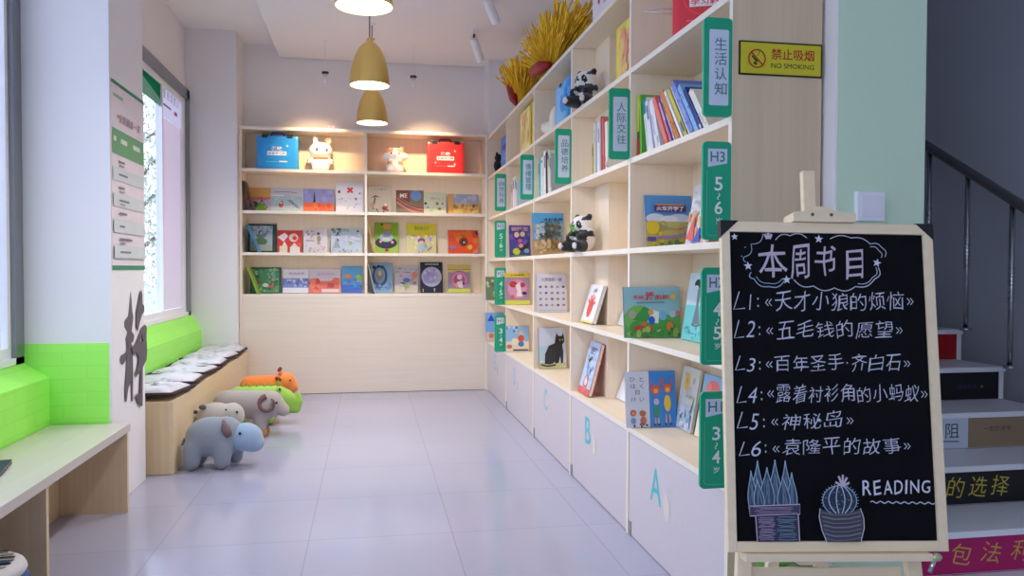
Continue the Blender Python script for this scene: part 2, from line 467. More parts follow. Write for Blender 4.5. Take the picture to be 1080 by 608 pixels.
w1 = window('window_1', -9.7, -3.388, 0.702, 2.95, [(-3.475, 0.06), (-3.60, 0.05), (-5.2, .06), (-6.8, .06), (-8.4, .06)], x=-2.665)
w2 = window('window_2', -2.828, -0.104, 0.730, 2.660, [(-0.235, 0.085), (-0.93, 0.03), (-1.9, .05), (-2.77, .06)])
w3 = MB()
for xx in (-2.85, -1.95, -1.05): w3.box(xx - .035, xx + .035, -10.31, -10.24, 0, 2.70, ALU)
w3.box(-2.88, -1.02, -10.31, -10.24, 2.63, 2.70, ALU); w3.box(-2.88, -1.02, -10.31, -10.24, 0, .08, ALU)
w3 = struct(w3.build('window_3'), 'glazed entrance front behind the viewer')
g = MB(); g.box(-2.8, -1.09, -10.28, -10.274, .08, 2.63, GLASS); g.build('window_glass', w3)

# frosted film, banner and poster fixed to window 2
b = MB(); b.box(XW - 0.026, XW - 0.0235, -0.90, -0.255, 0.81, 2.30, film_mat('frosted_film', (234, 224, 226), 0.6))
tag(b.build('frosted_film'), 'frosted lilac film covering the far pane of the left window', 'window film')
t = thing('window_banner', 'white paper banner with upright black writing at window head', 'banner', (XW - 0.02, -0.62, 2.45))
b = MB(); b.box(0, 0.002, -0.30, 0.345, -0.15, 0.155, film_mat('banner_paper', (236, 232, 238), 0.6)); b.build('sheet', t)
b = MB(); b.F = frame((0.0022, -0.30, -0.15), (0, 1, 0), (1, 0, 0))
for i, ch in enumerate('爱阅读的人'):
    b.text(ch, 0.07 + i * .105, .15, .07 + i * .105 + .065, .22, C((70, 70, 80)))
b.rect(.06, .09, .3, .105, C((90, 90, 160))); b.rect(.40, .075, .50, .105, C((190, 90, 130))); b.rect(.10, .24, .115, .29, C((40, 40, 44)))
b.build('lettering', t)
t = thing('green_poster', 'green poster hung at the top of the near window pane', 'poster', (XW - 0.02, -1.3, 2.46))
b = MB(); b.box(0, 0.003, -0.34, 0.36, -0.10, 0.115, film_mat('green_poster_paper', (40, 150, 110), 0.3)); b.build('sheet', t)
b = MB(); b.F = frame((0.0035, -0.34, -0.10), (0, 1, 0), (1, 0, 0)); b.poly([(.0, 0), (.7, 0), (.7, .05), (.30, .11), (0, .15)], C((120, 196, 168))); b.rect(0, .195, .7, .205, C((200, 225, 215))); b.build('print', t)

# ---- outside
b = MB(); b.box(-60, -2.95, -40, 60, -0.35, -0.25, plaster('pale_pavement', (206, 206, 210))); struct(b.build('ground_outside'))
sbox('wall_outside', -40, -3.4, 9.0, 9.3, -0.3, 0.75, plaster('outside_wall', (206, 208, 222)))
t = thing('street_tree', 'leafy pale green tree outside the window', 'tree', (-4.15, 3.6, -0.25))
b = MB(); b.tube([(0, 0, 0), (0.03, 0, 1.2), (-0.05, 0.04, 2.2), (0.0, 0, 3.2)], [.11, .09, .07, .03], C((120, 108, 96), .9), 10)
for i in range(9):
    a = i * 2.4; z = 1.5 + i * .17
    b.tube([(0, 0, z), (cos(a) * .4, sin(a) * .4, z + .35), (cos(a) * .8, sin(a) * .8, z + .5)], [.035, .022, .008], C((120, 108, 96), .9), 6)
b.build('trunk', t)
b = MB(); rl = random.Random(3); LV = [C((196, 204, 184), .7), C((228, 230, 220), .7), C((160, 172, 150), .7)]
for i in range(6500):
    a = rl.random() * 2 * pi; u = rl.random() ** .45; ph = math.acos(2 * rl.random() - 1)
    p = Vector((cos(a) * sin(ph) * 1.15 * u, sin(a) * sin(ph) * 1.15 * u, 2.55 + cos(ph) * 1.75 * u))
    e = Euler((rl.random() * 6, rl.random() * 6, rl.random() * 6)).to_matrix(); l = .026 + rl.random() * .024
    vs = [b.bm.verts.new(p + e @ Vector(q)) for q in ((-l, 0, 0), (0, -l * .45, 0.006), (l, 0, 0), (0, l * .45, .006))]
    f = b.bm.faces.new(vs); f.material_index = b.slot(LV[i % 3])
b.build('foliage', t)

# ---- pendant lamps
GOLD = newmat('brushed_brass')
_m, _nt, _b, _L = GOLD
_b.inputs['Base Color'].default_value = lin((214, 182, 104)); _b.inputs['Metallic'].default_value = .8; _b.inputs['Roughness'].default_value = .30
_tc = _nt.nodes.new('ShaderNodeTexCoord'); _mp = _nt.nodes.new('ShaderNodeMapping'); _mp.inputs['Scale'].default_value = (160, 160, 2)
_nz = _nt.nodes.new('ShaderNodeTexNoise'); _L.new(_tc.outputs['Object'], _mp.inputs[0]); _L.new(_mp.outputs[0], _nz.inputs['Vector'])
_rp = _nt.nodes.new('ShaderNodeValToRGB'); _rp.color_ramp.elements[0].color = lin((234, 194, 104)); _rp.color_ramp.elements[1].color = lin((248, 216, 132))
_L.new(_nz.outputs['Fac'], _rp.inputs[0]); _L.new(_rp.outputs[0], _b.inputs['Base Color'])
GOLD = _m
INNER = C((245, 240, 228), .4)
GLOW = C((255, 246, 226), .5, emit=5.0)
for (x, y, z), lb in (((-1.115, -3.835, 2.270), 'brass bell pendant lamp nearest the chalkboard, first of the row of three'),
                      ((-1.090, -2.266, 2.285), 'brass bell pendant lamp in the middle of the row of three'),
                      ((-1.070, -0.891, 2.298), 'brass bell pendant lamp nearest the back bookcase')):
    t = thing('pendant_lamp', lb, 'lamp', (x, y, z), group='brass pendant lamps')
    b = MB(); b.lathe([(.125, 0), (.124, .02), (.119, .075), (.109, .13), (.092, .185), (.068, .232), (.040, .262), (.018, .272)], GOLD, 40)
    b.lathe([(.122, 0.001), (.121, .02), (.116, .075), (.106, .13), (.089, .183), (.066, .229), (.03, .262)], INNER, 40); b.lathe([(.125, 0), (.122, .001)], GOLD, 40)
    b.build('lamp_shade', t)
    b = MB(); b.lathe([(.001, .030), (.113, .030), (.113, .036)], GLOW, 40); b.build('diffuser', t)
    b = MB(); b.lathe([(.020, .266), (.022, .275), (.020, .292), (.011, .300), (.001, .301)], GOLD, 24); b.tube([(.008, 0, .288), (.034, .0, .294)], .007, GOLD, 8); b.build('cap', t)
    b = MB(); b.tube([(0, 0, .29), (0, 0, 3.086 - z)], .0035, C((70, 64, 58), .4), 8); b.build('rod', t)
    b = MB(); b.lathe([(.001, 3.074 - z), (.024, 3.074 - z), (.026, 3.0855 - z), (.001, 3.0855 - z)], WHITE, 24); b.build('ceiling_rose', t)

# ---- spotlights
WL = C((236, 236, 238), .35)
for (p, q, lb) in (((-.177, -.76, 2.87), (-.244, -.846, 3.01), 'white tube spotlight on the ceiling track above the far end of the tall bookcase'),
                   ((-.178, -1.571, 2.945), (-.248, -1.657, 3.055), 'white tube spotlight on the ceiling track in front of the other track spotlight')):
    t = thing('track_spotlight', lb, 'spotlight', (q[0], q[1], 3.086), group='track spotlights')
    o = Vector((q[0], q[1], 3.086)); p = Vector(p) - o; q = Vector(q) - o; d = (p - q).normalized()
    b = MB(); b.tube([q - d * .02, p], .034, WL, 20, False); b.tube([q - d * .021, q - d * .019], .034, WL, 20); b.tube([p - d * .012, p - d * .01], .031, C((60, 60, 62)), 20); b.build('lamp_tube', t)
    b = MB(); b.tube([(0, 0, -.012), q + Vector((0, 0, .0))], .009, C((70, 70, 74)), 8); b.build('bracket', t)
    b = MB(); b.box(-.022, .022, -.06, .06, -.022, -.0005, WL, .003); b.build('adapter', t)
for (x, lb) in ((-1.461, 'small dark rimmed downlight above the bunny figure'), (-.713, 'small dark rimmed downlight above the right half of the back bookcase')):
    t = thing('downlight', lb, 'spotlight', (x, -.36, 3.086), group='small downlights at the back')
    b = MB(); b.lathe([(.001, -.285), (.028, -.285), (.030, -.277), (.028, -.269), (.001, -.269)], C((52, 46, 44), .3), 24); b.build('rim', t)
    b = MB(); b.tube([(0, 0, -.36), (0, 0, -.286)], .016, WL, 20); b.build('lamp_tube', t)
    b = MB(); b.tube([(0, 0, -.268), (0, 0, -.0005)], .004, WL, 8); b.build('rod', t)
# ================================================================== FURNITURE
TH = 0.011
# ---- low bookcase on the back wall
ZB = [0.894, 1.267, 1.640, 2.012, 2.385]
t = thing('back_bookcase', 'wide birch bookcase on the back wall with two bays of four shelves', 'bookcase', (0, 0, 0))
for x0, x1 in ((-2.226, -2.204), (-0.026, -0.004)):
    b = MB(); b.box(x0, x1, 0.0, 0.296, 0, 2.396, BIRCH_V); b.box(x0, x1, -0.0012, 0, 0, 2.396, BIRCH_EDGE); b.build('side_panel', t)
b = MB(); b.box(-1.134, -1.112, 0.0, 0.278, ZB[0] + TH, ZB[4] - TH, BIRCH_V); b.box(-1.134, -1.112, -0.0012, 0, ZB[0] + TH, ZB[4] - TH, BIRCH_EDGE); b.build('divider', t)
b = MB(); b.box(-2.203, -.027, 0.279, 0.295, 0.02, 2.39, BIRCH_V); b.build('back_panel', t)
for i, z in enumerate(ZB):
    spans = ((-2.203, -.027),) if i in (0, 4) else ((-2.203, -1.135), (-1.111, -.027))
    for x0, x1 in spans:
        b = MB(); b.box(x0, x1, 0.001, 0.278, z - .015, z + TH, BIRCH_X); b.box(x0, x1, -0.0012, .001, z - .015, z + TH, BIRCH_EDGE); b.build('shelf' if i < 4 else 'top_board', t)
b = MB(); b.box(-2.203, -.027, 0.002, 0.020, 0.004, ZB[0] - .0155, PANEL_B); b.build('base_panel', t)

# ---- tall bookcase along the right side
YC = [0.0, -1.0064, -2.100, -3.106, -4.0965, -5.066]
ZR = [0.453, 0.835, 1.217, 1.599, 1.981, 2.356]
DR = 0.298
t = thing('side_bookcase', 'long tall birch bookcase with green tags along the right side', 'bookcase', (0, 0, 0))
RB = t
def yspan(i):
    """board faces of divider i: (near face, far face)"""
    if i == 0: return (-.023, -.001)
    if i == 5: return (-5.066, -5.044)
    return (YC[i] - .011, YC[i] + .011)
for i in range(6):
    y0, y1 = yspan(i)
    b = MB(); b.box(0.0, DR, y0, y1, 0, 2.367, ENDP if i == 5 else BIRCH_V); b.box(-0.0012, 0, y0, y1, 0, 2.367, BIRCH_EDGE); b.build('side_panel' if i in (0, 5) else 'divider', t)
for i in range(5):
    y0 = yspan(i + 1)[1] + .0006; y1 = yspan(i)[0] - .0006
    for k, z in enumerate(ZR):
        b = MB(); b.box(0.001, DR - .016, y0, y1, z - TH, z + TH, BIRCH_H); b.box(-0.0012, .001, y0, y1, z - TH, z + TH, BIRCH_EDGE); b.build('shelf' if k < 5 else 'top_board', t)
    b = MB(); b.box(DR - .015, DR, y0, y1, .02, 2.345, BIRCH_V); b.build('back_panel', t)
    b = MB(); b.box(0.003, 0.020, y0 + .001, y1 - .001, 0.004, ZR[0] - TH - .002, PANEL, .0015)
    bp = b.build('base_panel', t)
    yl = [-.45, -1.394, -2.473, -3.457, -4.429][i]; zl = .312 - (i == 4) * .018
    b = MB(); b.F = frame((.0026, yl, zl), (0, -1, 0), (-1, 0, 0)); w = .058 if i == 4 else .05
    b.text('EDCBA'[i], -w, -.068, w, .068, C((60, 190, 196) if i > 2 else (120, 196, 216), .4), .004); b.build('letter', bp)  # same teal throughout; glare on the farther letters is put into their paler colour
    b = MB(); b.F = frame((.0028, yl - .115, zl - .055), (0, -1, 0), (-1, 0, 0)); b.ring(0, 0, .034, .005, C((206, 198, 194), .3), 28, .05)
    b.disc(0, 0, .031, .047, C((224, 212, 204), .25), 28); b.build('finger_pull', bp)
    if i < 4:
        b = MB(); b.box(-.0018, .0025, yspan(i + 1)[0] - .034, yspan(i + 1)[0] - .001, .001, .062, C((150, 146, 140), .5), .001); b.build('corner_bracket', t)
# boxed-in column inside the second bay
b = MB(); b.box(.128, DR - .0155, -3.385, -3.118, ZR[0] + TH + .001, ZR[5] - TH - .001, BIRCH_V); 
b.bm.free()
for k in range(5):
    b = MB(); b.box(.128, DR - .0155, -3.385, -3.118, ZR[k] + TH + .0005, ZR[k + 1] - TH - .0005, BIRCH_V); b.build('column_casing', t)

# ---- green tags hanging out from the dividers
GR = C((26, 166, 124), .4); GRL = C((120, 205, 180), .4); TAGW = C((206, 216, 232), .45); INK = C((60, 128, 124), .5)
def rrect(x0, y0, x1, y1, r, n=5):
    P = []
    for cx, cy, a0 in ((x1 - r, y1 - r, 0), (x0 + r, y1 - r, 90), (x0 + r, y0 + r, 180), (x1 - r, y0 + r, 270)):
        for i in range(n + 1):
            a = R(a0 + 90 * i / n); P.append((cx + r * cos(a), cy + r * sin(a)))
    return P
def shelf_tag(y, z0, z1, label, kind, a, c=None):
    t = thing('shelf_tag', label, 'sign', (-.001, y, z0), group='green shelf tags')
    W, H = .0925, z1 - z0
    b = MB(); b.F = frame((-W, -.006, 0), (1, 0, 0), (0, -1, 0)); b.prism(rrect(0, 0, W, H, .014), .012, GR); b.build('board', t)
    b = MB(); b.F = frame((-W, -.0063, 0), (1, 0, 0), (0, -1, 0))
    if kind == 'topic':
        b.poly(rrect(.017, .034, W - .012, H - .036, .006), TAGW); b.build('white_panel', t)
        b = MB(); b.F = frame((-W, -.0070, 0), (1, 0, 0), (0, -1, 0)); n = len(a)
        for i, ch in enumerate(a):
            yy = H - .062 - i * .0455; b.text(ch, .034, yy - .036, .034 + .040, yy + .002, INK)
        b.build('lettering', t)
    else:
        b.poly([(.016, H - .078), (W - .014, H - .066), (W - .014, H - .022), (.016, H - .022)], TAGW)
        b.build('white_panel', t)
        b = MB(); b.F = frame((-W, -.0070, 0), (1, 0, 0), (0, -1, 0))
        b.text(a, .024, H - .062, W - .022, H - .030, INK, .01)
        WT = C((232, 244, 240), .5)
        b.text(c[0], .038, H - .150, .064, H - .108, WT, .012); b.line([(.051 + .0035 * sin(q / 8 * 2 * pi), H - .158 - q * .0024) for q in range(9)], .003, WT)
        b.text(c[1], .038, H - .222, .064, H - .182, WT, .012); b.text('岁', .042, H - .252, .062, H - .232, WT)
        b.line([(.012, H - .09), (.012, .02), (.020, .013), (W - .014, .013)], .0012, GRL)
        b.build('lettering', t)
for y, ch, lb in ((-5.060, '生活认知', 'green tag reading 生活认知 at the near end of the top book row'), (-4.0965, '人际交往', 'green tag reading 人际交往 beside the row of tilted coloured spines'),
                  (-3.106, '品德培养', 'green topic tag third from the near end of the tall bookcase'), (-2.100, '情绪管理', 'green topic tag between the teal spine and the small pink spines'),
                  (-1.0064, '自然科普', 'green topic tag farthest along the tall bookcase')):
    shelf_tag(y, 1.606, 1.906, lb, 'topic', ch)
for y, nr in ((-5.060, 'near'), (-1.0064, 'far')):
    for z, a, c in ((1.230, 'H3', '56'), (.845, 'H2', '45'), (.462, 'H1', '34')):
        lb = ('green H%s age tag (%s to %s) at the near end of the tall bookcase' if nr == 'near' else 'distant small green H%s age tag (%s to %s) near the back wall') % (a[1], c[0], c[1])
        shelf_tag(y, z, z + .300, lb, 'age', a, c)

# ---- no smoking sign on the bookcase end
t = thing('no_smoking_sign', 'yellow no smoking sign with black border on the bookcase end panel', 'sign', (.158, -5.0665, 1.737))
b = MB(); b.F = frame((-.139, -.003, 0), (1, 0, 0), (0, -1, 0)); b.prism(rrect(0, 0, .278, .104, .003), .003, C((34, 30, 20), .35))
b.build('plate', t)
b = MB(); b.F = frame((-.139, -.0033, 0), (1, 0, 0), (0, -1, 0)); b.rect(.005, .005, .273, .099, C((206, 196, 40), .35)); b.build('yellow_face', t)
b = MB(); b.F = frame((-.139, -.0038, 0), (1, 0, 0), (0, -1, 0)); RED = C((176, 42, 34), .4); BK = C((44, 40, 22), .4)
b.text('禁止吸烟', .106, .050, .250, .084, RED, .012); b.text('NO SMOKING', .106, .024, .250, .039, BK, .0)
b.poly([(.045, .036), (.055, .030), (.060, .034), (.052, .042)], BK); b.line([(.042, .058), (.060, .040)], .005, BK); b.line([(.058, .058), (.066, .066), (.064, .074)], .0016, BK)
b.line([(.040, .068), (.076, .032)], .0045, RED); b.ring(.058, .050, .027, .0042, RED, 32); b.build('lettering', t)

# ---- white switch plate on the mint pillar
t = thing('wall_switch', 'white square switch plate on the mint pillar', 'switch', (.424, -5.1228, 1.335))
b = MB(); b.box(-.047, .047, -.020, 0, -.045, .045, WHITE, .003); b.build('plate', t)
b = MB(); b.box(-.034, .034, -.0225, -.0203, -.032, .032, C((232, 232, 238), .4), .001); b.build('rocker', t)

# ---- bench at the entrance window
t = thing('window_bench', 'pale wood bench under the near window with a flat worktop', 'bench', (-2.37, -4.9, 0))
b = MB(); b.box(-.170, .176, -1.8, 1.497, .376, .412, BENCH_T, .0015); b.build('bench_top', t)
for y in (1.462, .528, -.45):
    b = MB(); b.box(-.120, .170, y, y + .022, 0, .3755, BENCH_V); b.build('upright_panel', t)
b = MB(); b.box(-.140, -.121, -1.7, 1.484, 0, .3755, BENCH_V); b.build('back_panel', t)
t = thing('pouf', 'low round patterned pouf tucked under the near bench', 'stool', (-2.265, -4.83, 0))
b = MB(); b.lathe([(.001, .002), (.15, .002), (.178, .03), (.185, .12), (.178, .215), (.165, .235)], C((72, 92, 140), .9), 36); b.build('body', t)
b = MB(); b.lathe([(.166, .2355), (.172, .246), (.166, .260), (.152, .267), (.001, .268)], C((214, 208, 200), .95), 36); b.build('seat_top', t)
b = MB(); b.F = frame((0, 0, .2684), (1, 0, 0), (0, 0, 1)); rr = random.Random(2)
for i in range(9):
    y = -.112 + i * .028; l = (.145 ** 2 - y * y) ** .5 * .92; b.line([(-l, y - .012), (0, y), (l, y + .012)], .013, C(((30, 28, 32), (90, 96, 104), (36, 34, 40), (150, 146, 140))[i % 4], .9))
for (x, y, c) in ((.10, -.04, (196, 60, 40)), (.07, -.085, (220, 190, 60)), (.05, .09, (70, 100, 170)), (.11, .02, (60, 70, 90)), (.02, -.11, (120, 150, 60))): b.disc(x, y, .022, .014, C(c, .9))
b.build('print', t)
t = thing('navy_folder', 'dark navy folder lying on the near bench', 'folder', (-2.44, -4.24, .4123), (0, 0, .22))
b = MB(); b.box(-.09, .06, -.12, .09, 0, .004, C((36, 38, 66), .5), .001); b.box(-.09, .06, -.12, .09, .0095, .0135, C((36, 38, 66), .5), .001); b.box(-.09, -.086, -.12, .09, .004, .0095, C((36, 38, 66), .5)); b.build('cover', t)
b = MB(); b.box(-.0855, .057, -.117, .087, .0042, .0093, PAPER); b.build('page_block', t)

# ---- seat bench with mats under the far window
t = thing('seat_bench', 'low closed wooden seat bench topped with mats under the far window', 'bench', (-2.34, -1.37, 0))
b = MB(); b.box(.163, .185, -1.385, 1.362, .002, .400, BENCH_W); b.build('front_panel', t)
b = MB(); b.box(-.180, .1625, -1.385, -1.363, .002, .400, BENCH_V); b.build('end_panel', t)
b = MB(); b.box(-.180, .1625, -1.362, 1.268, .382, .400, BENCH_W); b.build('seat_board', t)
CS = C((212, 210, 218), .95, sheen=.3); PIPE = C((62, 48, 50), .9)
prints = [
 [('s', 9, .12, .2, .9, .8, .02, .05, [(80, 80, 86), (140, 146, 150)])],
 [('s', 12, .1, .5, .9, .9, .02, .05, [(150, 164, 170), (90, 96, 104)]), ('r', .1, .12, .32, .17, (110, 120, 130))],
 [('d', .80, .55, .10, (96, 150, 176), .8), ('d', .87, .45, .05, (60, 90, 120)), ('s', 8, .1, .2, .6, .8, .02, .05, [(60, 58, 62), (170, 176, 180)])],
 [('s', 14, .1, .1, .9, .9, .02, .06, [(70, 66, 70), (160, 150, 150)])],
 [('d', .78, .5, .07, (120, 150, 160)), ('s', 10, .1, .1, .9, .9, .02, .05, [(84, 74, 76), (150, 150, 158)])],
 [('s', 12, .1, .1, .9, .9, .02, .05, [(90, 80, 84), (170, 168, 172)])]]
lbl = ['white quilted seat mat with dark piping at the near end of the seat bench', 'white seat mat with grey dots, second from the near end of the seat bench', 'white seat mat with a blue patch on the seat bench',
       'white seat mat with dense dark blots, fourth along the seat bench', 'white seat mat with a pale blue dot, next to the farthest one', 'farthest white seat mat, against the back bookcase end']
for i in range(6):
    L_, W_ = .428, .365; y = -2.745 + .235 + i * .444
    t = thing('seat_mat', lbl[i], 'cushion', (-2.335, y, .4145), (R(-1.9) + R(.4) * (i % 2), R(-1.0), R((-3.5, 3, -2.5, 3, -3, 1.5)[i])), group='seat mats on the far bench')
    b = MB(); n = 14; G = {}
    for side in (0, 1):
        for a in range(n + 1):
            for c in range(n + 1):
                u, v = a / n * 2 - 1, c / n * 2 - 1
                e = max(0, 1 - abs(u) ** 4) ** .5 * max(0, 1 - abs(v) ** 4) ** .5
                q = 1 - .22 * (abs(sin(u * pi * 1.5)) < .18) - .22 * (abs(sin(v * pi * 1.5)) < .18)
                zz = (.012 + .044 * e * q + .008 * sin(u * 5 + i) * e) if side else .012 - .010 * e
                G[(side, a, c)] = b.bm.verts.new((u * W_ / 2, v * L_ / 2 + .008 * sin(u * 3 + i), zz))
    vs = list(G.values())
    for side in (0, 1):
        for a in range(n):
            for c in range(n):
                f = [G[(side, a, c)], G[(side, a + 1, c)], G[(side, a + 1, c + 1)], G[(side, a, c + 1)]]
                b.bm.faces.new(f if side else f[::-1])
    b._fin(vs, CS, True); bmesh.ops.remove_doubles(b.bm, verts=b.bm.verts, dist=.0008); b.build('mat_body', t)
    b = MB(); per = [(-1 + 2 * k / 10, -1) for k in range(10)] + [(1, -1 + 2 * k / 10) for k in range(10)] + [(1 - 2 * k / 10, 1) for k in range(10)] + [(-1, 1 - 2 * k / 10) for k in range(11)]
    b.tube([(u * W_ / 2, v * L_ / 2 + .008 * sin(u * 3 + i), .016) for u, v in per], .0105, PIPE, 6); b.build('piping', t)
    b = MB(); b.F = frame((-W_ / 2, -L_ / 2, .0645), (1, 0, 0), (0, 0, 1)); paint_cover(b, W_, L_, prints[i] + [('s', 16, .06, .06, .94, .94, .015, .05, [(120, 122, 134), (160, 164, 176), (90, 92, 104), (176, 170, 176)])], i + 3); b.build('print', t)

# ---- poster and calligraphy on the pillar
t = thing('notice_poster', 'tall white and green notice sheet on the left pillar', 'poster', (XP + .0005, -3.10, 1.127))
PW, PH = .545, .896
b = MB(); b.box(0, .002, -PW / 2, PW / 2, 0, PH, C((226, 216, 222), .5)); b.build('sheet', t)
b = MB(); b.F = frame((.0023, -PW / 2, 0), (0, 1, 0), (1, 0, 0)); G1 = C((46, 138, 100), .5); G2 = C((92, 160, 112), .5); G3 = C((202, 210, 210), .6)
b.rect(0, PH - .018, PW, PH, G1); b.rect(0, 0, PW, .022, G1)
b.rect(.03, PH - .075, .18, PH - .06, C((140, 180, 160))); b.text('*全民阅读一览', .085, PH - .188, .47, PH - .145, C((128, 84, 92), .5), .005)
b.rect(.012, PH - .345, PW - .012, PH - .225, G2)
for x, w_ in ((.03, .04), (.14, .10), (.34, .12)): b.rect(x, PH - .285, x + w_, PH - .262, C((206, 224, 208)))
for k in range(8):
    y0 = PH - .345 - (k + 1) * .062
    if k % 2: b.rect(.012, y0, PW - .012, y0 + .062, G3)
    b.rect(.10, y0 + .026, .10 + (.10, .14, .09, .16, .12, .08, .2, .17)[k], y0 + .036, C((120, 118, 128))); 
    if k in (0, 2, 3, 6): b.rect(.11, y0 + .009, .19, y0 + .017, C((150, 146, 156)))
b.rect(.012, .058, PW - .012, .060, C((150, 170, 165))); b.build('print', t)
t = thing('calligraphy_character', 'large grey brush character 静 on the left pillar below the notice', 'wall lettering', (XP + .0004, -3.045, .72))
STROKES = [
[(-0.038, 0.297), (-0.025, 0.252), (-0.017, 0.202), (0.001, 0.168), (-0.013, 0.13), (-0.029, 0.098), (0.017, 0.072), (0.003, 0.045), (-0.05, 0.033), (-0.032, 0.001), (-0.12, 0.01), (-0.122, 0.045), (-0.131, 0.068), (-0.099, 0.098), (-0.146, 0.128), (-0.146, 0.155), (-0.082, 0.178), (-0.063, 0.226)] ,
[(-0.229, -0.024), (-0.212, -0.047), (-0.178, -0.054), (-0.125, -0.033), (-0.024, -0.025), (-0.017, 0.002), (-0.049, 0.049), (-0.131, 0.057), (-0.105, 0.033), (-0.132, 0.0), (-0.211, -0.007)] ,
[(-0.124, -0.02), (-0.024, -0.025), (-0.017, -0.115), (-0.029, -0.257), (-0.049, -0.254), (-0.055, -0.154), (-0.102, -0.18), (-0.131, -0.241), (-0.152, -0.24), (-0.161, -0.177), (-0.136, -0.105)] ,
[(0.142, 0.3), (0.155, 0.274), (0.154, 0.228), (0.186, 0.214), (0.185, 0.185), (0.148, 0.173), (0.107, 0.138), (0.066, 0.09), (0.037, 0.109), (0.04, 0.188), (0.08, 0.242), (0.115, 0.292)] ,
[(0.198, 0.115), (0.229, 0.095), (0.221, 0.054), (0.217, -0.025), (0.179, -0.021), (0.174, 0.024), (0.144, 0.044), (0.135, 0.073), (0.094, 0.025), (0.073, -0.01), (-0.051, 0.002), (0.006, 0.022), (0.055, 0.051), (0.116, 0.092), (0.146, 0.107)] ,
[(-0.05, 0.016), (0.025, 0.031), (0.094, 0.036), (0.218, 0.025), (0.225, -0.034), (0.213, -0.074), (0.14, -0.106), (0.13, -0.307), (0.104, -0.308), (0.055, -0.283), (-0.002, -0.234), (0.086, -0.231), (0.103, -0.119), (0.02, -0.142), (0.006, -0.123), (0.051, -0.09), (0.076, -0.047), (0.015, -0.013), (-0.018, -0.031)] ,
]
def filled(P):
    cu = bpy.data.curves.new('stroke', 'CURVE'); cu.dimensions = '2D'; cu.fill_mode = 'BOTH'; cu.extrude = .0006
    sp = cu.splines.new('POLY'); sp.points.add(len(P) - 1); sp.use_cyclic_u = True
    for q, (x, y) in zip(sp.points, P): q.co = (x, y, 0, 1)
    ob = bpy.data.objects.new('stroke', cu); COL.objects.link(ob); dg = bpy.context.evaluated_depsgraph_get()
    me = bpy.data.meshes.new_from_object(ob.evaluated_get(dg)); bpy.data.objects.remove(ob); bpy.data.curves.remove(cu)
    return me
INKB = C((94, 88, 94), .6)
for k_, P in enumerate(STROKES):
    me = filled(P); me.transform(frame((.0010 + k_ * .0014, 0, 0), (0, 1, 0), (1, 0, 0))); me.materials.clear(); me.materials.append(INKB)
    for p in me.polygons: p.material_index = 0; p.use_smooth = False
    o = bpy.data.objects.new('brush_stroke', me); COL.objects.link(o); o.parent = t

# ================================================================== BOOKS ON THE BACK BOOKCASE
CX = -1.0955
def back_book(label, xc, w, h, z, spine, spec, lean=9.0, t=.012, seed=1, front=None, grp=None, yaw=0):
    k = 1.022
    return book(label, w * k, h * k, t, spine, spec, (CX + (xc - CX) * k, .276 - h * k * sin(R(lean)) - abs(sin(R(yaw))) * w / 2, z + TH + .0008), yaw, lean, grp, 0, seed, front)
def side_lean(label, x, w, h, z, spine, spec, lean=17, t=.010, seed=1, grp=None, y=.102):
    return book(label, w, h, t, spine, spec, (x, y, z + TH + .0008), 90, lean, grp, 0, seed)
G3_, G2_, G1_ = 'picture books on the second shelf of the back bookcase', 'picture books on the third shelf of the back bookcase', 'picture books on the lowest shelf of the back bookcase'
z = ZB[2]
side_lean('dark slim book leaning on the left end of the second shelf', -2.115, .2, .27, z, (70, 40, 34), [('r', .1, .1, .9, .9, (120, 84, 60))], 17, grp=G3_)
back_book('book with yellow sky, pink band and a green hill beside the leaning dark book', -2.070, .215, .222, z, (180, 90, 60), [('r', 0, .55, 1, 1, (206, 160, 86)), ('r', 0, .48, 1, .62, (196, 110, 90)), ('r', 0, 0, 1, .48, (178, 166, 196)), ('d', .62, .2, .24, (96, 150, 20), .8), ('d', .3, .3, .17, (50, 60, 84), .9), ('p', [(.5, .4), (.7, .4), (.6, .62)], (120, 60, 60)), ('s', 14, .5, .2, .95, .5, .02, .04, [(210, 180, 200), (170, 160, 200)])], grp=G3_)
back_book('pale blue landscape book with a red figure and a grey bird', -1.825, .285, .224, z, (150, 170, 185), [('r', 0, 0, 1, .66, (166, 190, 200)), ('r', 0, .66, 1, 1, (190, 192, 206)), ('l', [(.1, .82), (.5, .84), (.8, .80)], .02, (110, 120, 140)), ('l', [(.0, .7), (.4, .68)], .03, (226, 226, 232)), ('d', .32, .30, .07, (196, 80, 90), 1.3), ('d', .36, .44, .03, (80, 60, 70)), ('p', [(.5, .5), (.62, .52), (.92, .15), (.80, .18)], (130, 136, 156)), ('s', 16, .05, .05, .95, .6, .01, .03, [(140, 170, 190), (200, 210, 214)])], grp=G3_)
back_book('orange and violet book with a lone dark figure', -1.545, .268, .222, z, (180, 96, 70), [('r', 0, 0, 1, .42, (230, 112, 66)), ('r', 0, .42, 1, 1, (150, 150, 206)), ('s', 12, .05, .45, .95, .95, .04, .1, [(160, 160, 214), (140, 146, 196)]), ('p', [(.32, .4), (.40, .4), (.37, .72), (.34, .78)], (50, 44, 80)), ('d', .36, .80, .02, (50, 44, 80)), ('s', 12, .05, .05, .95, .36, .03, .08, [(238, 128, 84), (220, 92, 60)])], grp=G3_)
